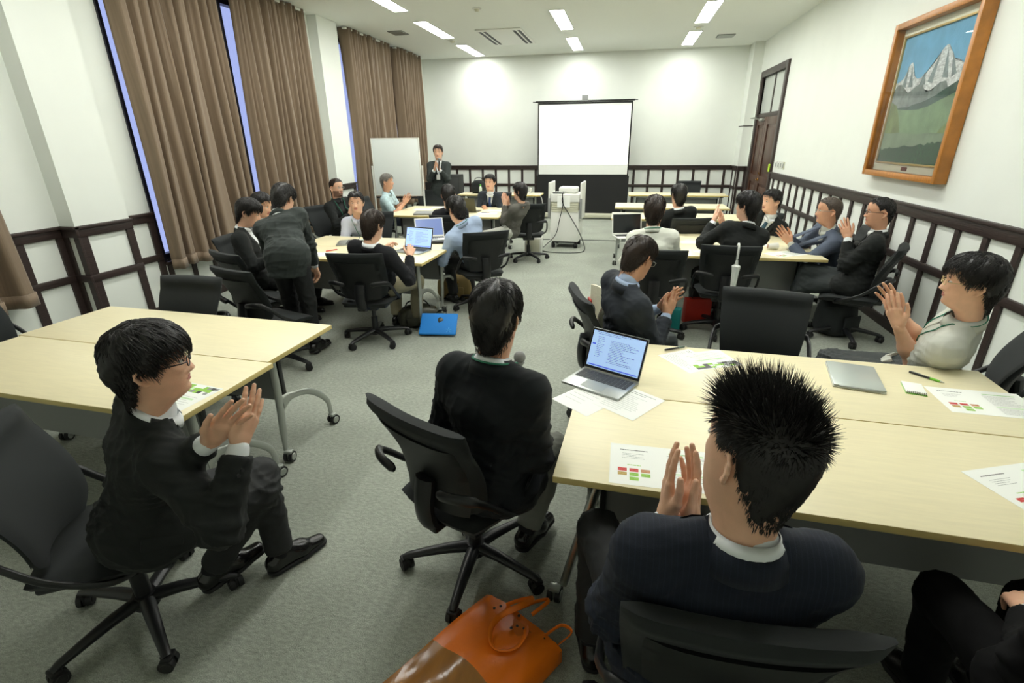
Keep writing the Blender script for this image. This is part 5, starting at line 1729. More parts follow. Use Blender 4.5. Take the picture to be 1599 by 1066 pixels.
def build_hair(root, s, HW_, W, HR):
    st = s.get('style', 'short'); near = s.get('near', False)
    vol = s.get('vol', .012)
    m = M_HAIRM[s.get('hair', 'black')]
    r = np.random.default_rng(s.get('seed', 1))
    P = HV; N = None
    # shell: displaced copy of the scalp
    Nn = vnormals(P, HFc)
    phi = np.degrees(np.abs(np.arctan2(P[:, 0], P[:, 1] + .012)))
    hl = hairline(phi, st)
    dz = P[:, 2] - hl
    edge = np.clip(dz / .03, 0, 1)
    topf = np.clip((P[:, 2] - .12) / .08, 0, 1)
    sidev = {'spiky': .25, }.get(s.get('cut'), .7)
    th = vol * (sidev + (1 - sidev) * topf) * (1 if s.get('cut') != 'spiky' else .5)
    if s.get('style') == 'crop': th = vol * (.5 + .5 * topf)
    back = np.clip((phi - 100) / 60, 0, 1) * np.exp(-((P[:, 2] - .13) / .06) ** 2)
    th = th + vol * .45 * back
    ang = np.arctan2(P[:, 0], P[:, 1])
    wob = .0016 * np.sin(ang * 23 + 3 * np.sin(P[:, 2] * 90)) * (vol / .012) + .0022 * np.sin(ang * 7 + P[:, 2] * 40 + s.get('seed', 1)) * (vol / .012)
    disp = -.004 + (th + .004 + wob) * np.sqrt(edge)
    D = P + Nn * disp[:, None]
    keep = (dz > -.012)
    fk = keep[HFc].all(1)
    F = HFc[fk]; Tt = HT
    used = np.unique(np.concatenate([F.ravel(), Tt.ravel()]))
    rm = np.full(len(P), -1); rm[used] = np.arange(len(used))
    me = bpy.data.meshes.new('hair')
    allf = [tuple(q) for q in rm[F].tolist()] + [tuple(q) for q in rm[Tt].tolist()]
    me.from_pydata(W(HW_(D[used])).tolist(), [], allf)
    me.polygons.foreach_set('use_smooth', [True] * len(allf))
    me.materials.append(m)
    hair = link('hair', me, root)
    # strands
    n = s.get('strands', 2600 if near else 420)
    if n == 0: return
    bvh = head_bvh()
    cand = np.nonzero((dz > .002) & (P[:, 2] > 0))[0]
    # area weighted face choice
    okf = np.isin(HFc, cand).all(1)
    FF = HFc[okf]
    ar = np.linalg.norm(np.cross(P[FF[:, 1]] - P[FF[:, 0]], P[FF[:, 3]] - P[FF[:, 0]]), axis=1)
    pick = r.choice(len(FF), n, p=ar / ar.sum())
    uu, vv = r.random((2, n))
    q = FF[pick]
    p0 = (P[q[:, 0]] * ((1 - uu) * (1 - vv))[:, None] + P[q[:, 1]] * (uu * (1 - vv))[:, None] + P[q[:, 2]] * (uu * vv)[:, None] + P[q[:, 3]] * ((1 - uu) * vv)[:, None])
    # ragged crown strands
    crown = Va(.012, -.055, .225)
    spiky = s.get('cut') == 'spiky'
    LM = s.get('hlen', .055)
    wr = s.get('hw', .0011 if near else .0026)
    segs = 5 if near else 4
    VV = np.zeros((n, segs + 1, 3)); RR = np.zeros((n, segs + 1))
    fronty = p0[:, 1] > .02
    for i in range(n):
        p = p0[i]
        loc, nn, _, _ = bvh.find_nearest(Vector(p)); nn = np.array(nn)
        tf_ = min(1, max(0, (p[2] - .12) / .08))
        radial = p - crown; radial = radial - nn * (radial @ nn)
        if np.linalg.norm(radial) < 1e-4: radial = Va(0, -1, 0)
        radial = nrm(radial)
        jit = r.normal(size=3) * (.35 if spiky else s.get('messy', .28))
        if spiky:
            L = (.007 + .034 * tf_ ** 2 * (1 + .45 * min(1, max(0, (p[1] + .06) / .08)))) * r.uniform(.6, 1.2)
            d = nrm(nn * (.22 + .75 * tf_) + Va(0, .35 * tf_, .35 * tf_) + radial * .6 * (1 - tf_) + Va(0, 0, -.6 * (1 - tf_)) + jit * .35)
            off0 = 0.0
            pts = []
            for j in range(segs + 1):
                u = j / segs; pts.append(p + nn * off0 + d * L * u + Va(0, 0, -.004 * u * u))
            VV[i] = pts; RR[i] = wr * (1 - np.linspace(0, 1, segs + 1) ** 1.5 * .92)
            continue
        L = LM * r.uniform(.6, 1.15) * (.55 + .45 * tf_) * (.6 if st == 'crop' else 1)
        if st == 'crop': L = .012
        gdir = Va(0, 0, -.75)
        d = radial * .9 + gdir * (.5 if tf_ < .9 else .1) + jit
        if fronty[i] and st in ('fringe', 'long'): d = d + Va(0, .3, 0)
        d = nrm(d - nn * (d @ nn))
        thk = vol * (sidev + (1 - sidev) * tf_)
        cur = p.copy()
        lift = r.uniform(.75, 1.12) * thk + .0015
        step = L / segs
        for j in range(segs + 1):
            u = j / segs
            loc, n2, _, _ = bvh.find_nearest(Vector(cur)); n2 = np.array(n2); loc = np.array(loc)
            VV[i, j] = loc + n2 * (lift * (.75 + .35 * math.sin(PI * min(1, u + .15))))
            d = nrm(d - n2 * (d @ n2) + gdir * .12)
            ph_ = abs(math.degrees(math.atan2(loc[0], loc[1] + .012)))
            cur = loc + d * (step if loc[2] > hairline(ph_, st) - .016 else step * .12)
        RR[i] = wr * (1 - np.linspace(0, 1, segs + 1) ** 2 * .85)
    # build 3-sided strands
    Tn = np.gradient(VV, axis=1); Tn /= np.maximum(np.linalg.norm(Tn, axis=2, keepdims=True), 1e-9)
    ref = np.broadcast_to(Va(.3, .2, .93), Tn.shape)
    A = np.cross(Tn, ref); A /= np.maximum(np.linalg.norm(A, axis=2, keepdims=True), 1e-9); Bv = np.cross(Tn, A)
    rings = [VV + RR[..., None] * (A * math.cos(a) + Bv * math.sin(a)) for a in (0, 2 * PI / 3, 4 * PI / 3)]
    X = np.stack(rings, 2)  # n,seg+1,3,3
    idx = np.arange(n * (segs + 1) * 3).reshape(n, segs + 1, 3)
    Fq = []
    for kk in range(3):
        Fq.append(np.stack([idx[:, :-1, kk], idx[:, :-1, (kk + 1) % 3], idx[:, 1:, (kk + 1) % 3], idx[:, 1:, kk]], -1).reshape(-1, 4))
    o = npmesh('hair_strands', W(HW_(X.reshape(-1, 3))), np.concatenate(Fq), m, hair)
    o['kind'] = 'stuff'
    if not o.parent == hair: o.parent = hair


# ---------------------------------------------------------------- clothing
def cloth_obj(name, fld, m, root, W, amp=0.0, sc=60, seed=1, pulls=(), rel=2):
    V, F = fld.mesh()
    V = relax(V, F, rel)
    if amp:
        N = vnormals(V, F); V = folds(V, N, amp, sc, seed, pulls)
    return npmesh(name, W(V), F, m, root), V, F


def band(name, m, root, W, path, nrms, w0, w1, th=.003, n_sub=1):
    """a cloth band: path centre points, outward normals, offsets w0/w1 are vectors per point (inner and outer edge)"""
    V, F = [], []
    for p, n, a, b in zip(path, nrms, w0, w1):
        V += [p + a, p + (a + b) / 2 + n * th, p + b, p + b - n * th * .5, p + a - n * th * .5]
    m_ = len(path)
    for i in range(m_ - 1):
        for k in range(5):
            F.append((i * 5 + k, i * 5 + (k + 1) % 5, (i + 1) * 5 + (k + 1) % 5, (i + 1) * 5 + k))
    return npmesh(name, W(np.array(V)), np.array(F), m, root)


def collar(name, m, root, W, J, k, r0, r1, z0, z1, a0=-150, a1=150, fz=-.05, th=.004, n=28):
    """collar ring around the neck; angle 0 = back of the neck"""
    nb, t, tr, tf = J['nb'], J['t'], J['tr'], J['tf']
    up = nrm(t * .6 + Va(0, 0, 1) * .6)
    V, F = [], []
    for i in range(n + 1):
        a = math.radians(a0 + (a1 - a0) * i / n)
        d = -tf * math.cos(a) + tr * math.sin(a)
        f = (1 - math.cos(a)) / 2
        sx = 1.0 + .06 * abs(math.sin(a))
        dn = fz * f
        c = nb + tf * .008
        pi_ = c + d * r0 * k * sx + up * (z1 + dn) * k
        po = c + d * r1 * k * sx + up * (z0 + dn * 1.25) * k
        mid = (pi_ + po) / 2 + d * .004
        V += [pi_, mid + d * th, po + d * th * .7, po - d * th * .6, mid - d * th * .6]
    for i in range(n):
        for q in range(5):
            F.append((i * 5 + q, i * 5 + (q + 1) % 5, (i + 1) * 5 + (q + 1) % 5, (i + 1) * 5 + q))
    return npmesh(name, W(np.array(V)), np.array(F)[:, ::-1], m, root)


def dress(root, s, J, W, chest, waist, res, k, bulk):
    hip, nb, t, tr, tf = J['hip'], J['nb'], J['t'], J['tr'], J['tf']
    fw, rt, up = J['fw'], J['rt'], Va(0, 0, 1)
    seated = s.get('seated', True)
    top_m = s['top_m']; bot_m = s['bot_m']
    kind = s.get('top', 'suit')
    short = kind == 'short'
    b = bulk * k
    TL = np.linalg.norm(nb - hip)

    def torso(F, g, sleeves=True, hem=True):
        F.cap(hip + t * .03, waist, (.128 + g) * b, (.125 + g) * b, .05, (1.22, .86), tr)
        F.cap(waist, chest, (.125 + g) * b, (.132 + g) * b, .05, (1.24, .80), tr)
        F.cap(chest, nb - t * .085 * k, (.128 + g) * b, (.088 + g) * b, .05, (1.28, .80), tr)
        for sd, nm in ((-1, 'L'), (1, 'R')):
            F.cap(nb - t * .030 * k + tr * sd * .03 * k, J['sh' + nm] + t * .006, (.058 + g) * b, (.060 + g) * k, .045)
            F.cap(chest + tr * sd * .09 * k - tf * .012, J['sh' + nm] - t * .03, (.085 + g) * b, (.06 + g) * k, .05)
        return F
    # ---------------- trousers
    Tr = Field(res)
    skirt = s.get('bottom') == 'skirt'
    Tr.cap(hip - rt * .05 * k, hip + rt * .05 * k, .118 * b, .118 * b, .05)
    for nm, sd in (('L', -1), ('R', 1)):
        hj, kn, an = J['hj' + nm], J['kn' + nm], J['an' + nm]
        Tr.cap(hj, kn, .092 * k, .070 * k, .045)
        if skirt: continue
        cuff = kn + (an - kn) * .93
        Tr.cap(kn, kn + (an - kn) * .5, .068 * k, .062 * k, .03)
        Tr.cap(kn + (an - kn) * .5, cuff, .062 * k, .060 * k, .02)
        d = nrm(an - kn)
        c0 = kn + (an - kn) * .95
        Tr.fn(lambda X, Y, Z, c=c0, d=d: -(((X - c[0]) * d[0] + (Y - c[1]) * d[1] + (Z - c[2]) * d[2])), c0 - .12 + d * .075, c0 + .12 + d * .075, 'cut')
    pulls = [(J['knL'], .10, 1.0), (J['knR'], .10, 1.0), (hip, .16, .8)]
    cloth_obj('trousers' if not skirt else 'skirt', Tr, bot_m, root, W, .010 if res < .011 else .007, 55, s.get('seed', 1) + 5, pulls)
    # ---------------- shoes
    for nm, sd in (('L', -1), ('R', 1)):
        an = J['an' + nm]; kn = J['kn' + nm]
        fd = Va(*s['f' + nm]) if 'f' + nm in s else fw + rt * sd * .12
        fd = nrm(fd); tilt = s.get('toe' + nm, 0.0)
        side_ = nrm(np.cross(fd, up)); upp = np.cross(side_, fd)
        sole = an - upp * .075 * k
        S = Field(.0075 if s.get('near') else .010)
        heel = sole + upp * .032 * k - fd * .035 * k; toe = sole + upp * .024 * k + fd * .185 * k
        midp = sole + upp * .034 * k + fd * .09 * k
        S.cap(heel, midp, .036 * k, .040 * k, .02, (1, .9), side_); S.cap(midp, toe, .040 * k, .030 * k, .02, (1.05, .75), side_)
        S.cap(heel + upp * .02, an + upp * .0 + fd * .0, .034 * k, .036 * k, .03)
        S.cap(midp + upp * .012, an + fd * .03, .032 * k, .030 * k, .03)
        S.fn(lambda X, Y, Z, c=sole, d=upp: -((X - c[0]) * d[0] + (Y - c[1]) * d[1] + (Z - c[2]) * d[2]) + .0, sole - .3, sole + .3, 'keep')
        o, _, _ = cloth_obj('shoe', S, s.get('shoe_m', M_SHOE), root, W)
        if not skirt:
            K = Field(.009); K.cap(an + upp * .004, an + (kn - an) * .16, .041 * k, .045 * k, .01)
            cloth_obj('sock', K, M_SOCK, root, W)
        S = Field(.0075 if s.get('near') else .010)
        S.cap(heel - upp * .026, midp - upp * .028, .037 * k, .041 * k, .01, (1.05, .32), side_)
        S.cap(midp - upp * .028, toe - upp * .018, .041 * k, .031 * k, .01, (1.1, .32), side_)
        S.prims = [(p[0], p[1], p[2], p[3], p[4], p[5], (p[6][0], .95), p[7], p[8]) for p in S.prims]
        S.fn(lambda X, Y, Z, c=sole, d=upp: np.abs((X - c[0]) * d[0] + (Y - c[1]) * d[1] + (Z - c[2]) * d[2] - .004) - .010, sole - .35, sole + .35, 'keep')
        v_, f_ = S.mesh()
        npmesh('shoe_sole', W(v_), f_, M_RUB, o)
    # ---------------- shirt under a jacket, or the top itself
    if kind == 'suit':
        Sh = Field(res); torso(Sh, -.012)
        Sh.cap(nb - t * .05, nb + up * .012 * k + tf * .008, .066 * k, .058 * k, .02)
        for nm in 'LR':
            w, e = J['wr' + nm], J['el' + nm]
            c = w + (e - w) * .06
            Sh.cap(c, c + (e - w) * .2, .033 * k, .036 * k, .01)
        cloth_obj('shirt', Sh, s.get('shirt_m', M_SHIRTW), root, W)
        collar('shirt_collar', s.get('shirt_m', M_SHIRTW), root, W, J, k, .058, .069, .010, .043, -172, 172, -.04, .0035)
    T_ = Field(res)
    torso(T_, .0)
    # hem
    if seated:
        T_.cap(hip - tf * .02 + rt * .03, hip + fw * .09 + rt * .05, .125 * b, .10 * b, .05)
        T_.cap(hip - tf * .02 - rt * .03, hip + fw * .09 - rt * .05, .125 * b, .10 * b, .05)
        if kind == 'suit':
            for sd in (-1, 1):
                T_.cap(hip - fw * .03 + rt * sd * .08, hip + fw * .02 + rt * sd * .14 - up * .045, .085 * b, .06 * b, .05)
                T_.cap(hip + rt * sd * .085 * k, hip + fw * .10 + rt * sd * .11 * k, .108 * b, .098 * b, .04)
    else:
        hd = s.get('hem', .14)
        T_.cap(hip - rt * .05, hip + rt * .05, .138 * b, .138 * b, .04)
        T_.cap(hip, hip - up * hd + fw * .0, .132 * b, .140 * b, .05, (1.25, .9), tr)
        T_.cap(hip - tf * .05 - up * .02, hip - up * (hd + .02) - tf * .07, .10 * b, .10 * b, .05, (1.5, .8), tr)
        c0 = hip - up * hd
        T_.fn(lambda X, Y, Z, z=c0[2]: (z - Z) + 0 * X + 0 * Y, c0 - .45, c0 + .45, 'keep')
    # sleeves
    for sd, nm in ((-1, 'L'), (1, 'R')):
        sh, e, w = J['sh' + nm], J['el' + nm], J['wr' + nm]
        r0, r1, r2 = (.070, .060, .047) if kind == 'suit' else (.066, .056, .042)
        if kind == 'knit': r0, r1, r2 = .068, .058, .044
        if short:
            m = sh + (e - sh) * .80
            T_.cap(sh, m, .068 * k, .066 * k, .035)
            d = nrm(e - sh)
            T_.fn(lambda X, Y, Z, c=m, d=d: -((X - c[0]) * d[0] + (Y - c[1]) * d[1] + (Z - c[2]) * d[2]), m - .10 + d * .075, m + .10 + d * .075, 'cut')
        else:
            T_.cap(sh, e, r0 * k, r1 * k, .035)
            m = w + (e - w) * (.13 if kind == 'suit' else .05)
            T_.cap(e, m, r1 * k, r2 * k, .03)
            d = nrm(w - e)
            T_.fn(lambda X, Y, Z, c=m, d=d: -((X - c[0]) * d[0] + (Y - c[1]) * d[1] + (Z - c[2]) * d[2]), m - .07 + d * .045, m + .07 + d * .045, 'cut')
    # neck opening
    T_.cap(nb - t * .01 + up * .02, nb + up * .12, .062 * k, .070 * k, .01, sub=True)
    if kind == 'suit':
        # open front: a wedge cut from the neck to the top button
        V0 = hip + t * TL * s.get('vdepth', .42); tt, trr, tff = t, tr, tf
        def wedge(X, Y, Z):
            dx, dy, dz = X - V0[0], Y - V0[1], Z - V0[2]
            u = dx * trr[0] + dy * trr[1] + dz * trr[2]; v = dx * tt[0] + dy * tt[1] + dz * tt[2]; f = dx * tff[0] + dy * tff[1] + dz * tff[2]
            return np.maximum(np.maximum(np.abs(u) - .21 * v, -f + .03), -v) * .8
        T_.fn(wedge, V0 - .45, V0 + .45, 'cut')
    pulls = [(J['elL'], .11, 1.3), (J['elR'], .11, 1.3), (J['shL'] - t * .10, .08, .7), (J['shR'] - t * .10, .08, .7), (waist, .15, .9), (hip, .16, .8)]
    nm_ = {'suit': 'jacket', 'short': 'short_sleeved_shirt', 'shirt': 'shirt', 'knit': 'sweater'}[kind]
    o, TV, TF = cloth_obj(nm_, T_, top_m, root, W, s.get('fold', .013 if res < .011 else .009), s.get('foldsc', 48), s.get('seed', 1), pulls)
    # collars, lapels
    if kind == 'suit':
        collar('jacket_collar', top_m, root, W, J, k, .062, .090, -.026, .034, -118, 118, -.03, .005)
        bvh = BVHTree.FromPolygons([Vector(v) for v in TV], [tuple(int(i) for i in q) for q in TF])
        if s.get('lapels', True):
            for sd in (-1, 1):
                P_, N_, A_, B_ = [], [], [], []
                for i in range(9):
                    u = i / 8
                    v = TL * (1 - s.get('vdepth', .42)) * (1 - u) * .93 + .01
                    c = hip + t * (TL * s.get('vdepth', .42) + v) + tr * sd * (.21 * v + .010)
                    h_, n_, _, _ = bvh.ray_cast(Vector(c + tf * .4), Vector(-tf))
                    if h_ is None: continue
                    h_ = np.array(h_)
                    wd = .055 * math.sin(PI * min(1, u * .85 + .25)) + .008
                    P_.append(h_ + tf * .004); N_.append(tf); A_.append(-tr * sd * .004); B_.append(tr * sd * wd - tf * .012)
                if len(P_) > 3: band('lapel', top_m, root, W, P_, N_, A_, B_, .004)
        if s.get('vent') and not seated: pass
        # buttons at the cuff, pocket flap
        if s.get('near'):
            for sd, nm in ((-1, 'L'), (1, 'R')):
                fl = hip + t * .07 + tr * sd * .155 * b + tf * .02
                h_, n_, _, _ = bvh.find_nearest(Vector(fl))
                if h_ is not None:
                    h_, n_ = np.array(h_), np.array(n_)
                    ux = nrm(np.cross(n_, t)); uy = np.cross(ux, n_)
                    bm = NB(); box(bm, -.06, .06, -.021, .021, -.004, .004, .0035)
                    M4 = Matrix(np.stack([ux, uy, n_], 1).tolist()).to_4x4(); M4.translation = Vector(W(h_ + n_ * .001))
                    bmesh.ops.transform(bm, matrix=M4, verts=bm.verts); obj('pocket_flap', bm, top_m, root)
                bm = NB()
                w, e = J['wr' + nm], J['el' + nm]
                for q in range(3):
                    c = w + (e - w) * (.19 + .07 * q) + (-tf * .2 + tr * sd) * .02
                    h_, n_, _, _ = bvh.find_nearest(Vector(c))
                    if h_ is not None: cyl(bm, Vector(W(np.array(h_))), Vector(W(np.array(h_) + np.array(n_) * .004)), .006, n=10)
                obj('cuff_buttons', bm, s.get('button_m', M_BLKP), root)
    elif kind in ('short', 'shirt'):
        collar('collar', s.get('collar_m', top_m), root, W, J, k, .060, .082, -.012, .040, -168, 168, -.035, .004)
        bvh = BVHTree.FromPolygons([Vector(v) for v in TV], [tuple(int(i) for i in q) for q in TF])
        P_, N_, A_, B_ = [], [], [], []
        for i in range(12):
            c = hip + t * (TL * (.25 + .68 * i / 11))
            h_, n_, _, _ = bvh.ray_cast(Vector(c + tf * .4), Vector(-tf))
            if h_ is None: continue
            P_.append(np.array(h_) + tf * .002); N_.append(tf); A_.append(-tr * .014); B_.append(tr * .014)
        if len(P_) > 3: band('placket', top_m, root, W, P_, N_, A_, B_, .002)
    else:
        if s.get('shirt_m'):
            collar('shirt_collar', s['shirt_m'], root, W, J, k, .058, .070, -.004, .040, -172, 172, -.03, .0035)
        collar('sweater_collar', top_m, root, W, J, k, .060, .080, -.022, .022, -170, 170, -.03, .007)
    if s.get('tie'):
        bvh = BVHTree.FromPolygons([Vector(v) for v in TV], [tuple(int(i) for i in q) for q in TF])
        P_, N_, A_, B_ = [], [], [], []
        for i in range(8):
            u = i / 7
            v = TL * (s.get('vdepth', .42) + (.92 - s.get('vdepth', .42)) * (1 - u))
            c = hip + t * v + tf * (.105 * b + .012 * math.sin(PI * u)) - tf * .05 * max(0, (.3 - u)) / .3
            wd = .018 + .016 * u if i > 0 else .02
            P_.append(c); N_.append(tf); A_.append(-tr * wd); B_.append(tr * wd)
        band('necktie', s['tie'], root, W, P_, N_, A_, B_, .006)
    if s.get('lanyard'):
        bvh = BVHTree.FromPolygons([Vector(v) for v in TV], [tuple(int(i) for i in q) for q in TF])
        lm = mat('green_lanyard', rgb(10, 112, 84), .6)
        pts = []
        c0 = nb + tf * .008
        L_ = TL * s.get('lan_len', .62)
        for sd in (-1, 1):
            seq = []
            for i in range(8):
                u = i / 7; c = c0 - t * (.0 + L_ * u) + tr * sd * (.075 * (1 - u) ** .7 + .004)
                h_, n_, _, _ = bvh.ray_cast(Vector(c + tf * .4), Vector(-tf))
                if h_ is not None: seq.append(np.array(h_) + tf * .005)
            pts.append(seq)
        back = [c0 + (-tf * math.cos(a) + tr * math.sin(a)) * .078 * k + Va(0, 0, .025 - .03 * (1 - math.cos(a)) / 2) for a in np.radians(np.linspace(-80, 80, 9))]
        path = pts[0][::-1] + back + pts[1]
        bm = NB(); tube(bm, [Vector(W(p)) for p in path], .0042, 6, flat=.6)
        obj('lanyard', bm, lm, root)
    if s.get('badge'):
        c = nb - t * TL * s['badge'] + tf * .15
        M4 = Matrix(np.stack([tr, tf, t], 1).tolist()).to_4x4(); M4.translation = Vector(W(c))
        bm = NB(); box(bm, -.035, .035, -.003, .003, -.05, .05, .003, M=M4); obj('name_badge', bm, M_PAPER, root)


M_SHOE = mat('black_shoe_leather', rgb(22, 21, 21), .22, bump=(40, .08))
M_SOCK = mat('dark_sock', rgb(22, 22, 26), .9)
M_SHIRTW = mat('white_shirt', rgb(232, 236, 238), .7)
M_SUITK = mat('black_suit', rgb(27, 30, 29), .8, bump=(700, .18), spec=.3, sheen=.03)
M_SUITC = mat('charcoal_suit', rgb(50, 56, 54), .8, bump=(700, .18), spec=.3, sheen=.04)
M_SUITN = mat('navy_pinstripe_suit', rgb(25, 31, 44), .8, bump=(700, .18), stripes=(26, .55, 'X', 14), spec=.3, sheen=.03)
M_SUITB = mat('dark_navy_blazer', rgb(25, 29, 33), .8, bump=(700, .18), spec=.3, sheen=.03)
M_SUITJ = mat('slate_navy_jacket', rgb(32, 39, 48), .75, bump=(600, .18), spec=.4, sheen=.05)
M_SUITG = mat('blue_grey_jacket', rgb(78, 88, 106), .75, bump=(500, .25))
M_KNIT = mat('black_knit', rgb(20, 21, 26), .9, bump=(500, .4))
M_TRK = mat('black_trousers', rgb(24, 26, 27), .75, bump=(700, .15))
M_TRG = mat('dark_grey_trousers', rgb(44, 50, 50), .75, bump=(700, .15))
M_KHAKI = mat('khaki_trousers', rgb(134, 128, 104), .8, bump=(700, .15))
M_LTGREY = mat('pale_grey_trousers', rgb(118, 120, 112), .8, bump=(700, .15))
M_BLUESH = mat('light_blue_shirt', rgb(166, 184, 212), .75, bump=(300, .12))
M_GREYSH = mat('light_grey_shirt', rgb(190, 192, 182), .8, bump=(400, .15))
M_WHTSH = mat('off_white_shirt', rgb(226, 228, 216), .8, bump=(300, .12))
M_LILAC = mat('pale_lilac_shirt', rgb(196, 200, 214), .75, bump=(300, .12))
M_ALOHA = mat('pale_blue_patterned_shirt', rgb(176, 200, 206), .75, var=(24, .22))
M_CARD = mat('grey_cardigan', rgb(92, 90, 84), .9, bump=(400, .35))
M_JEANS = mat('dark_blue_trousers', rgb(40, 50, 66), .8)
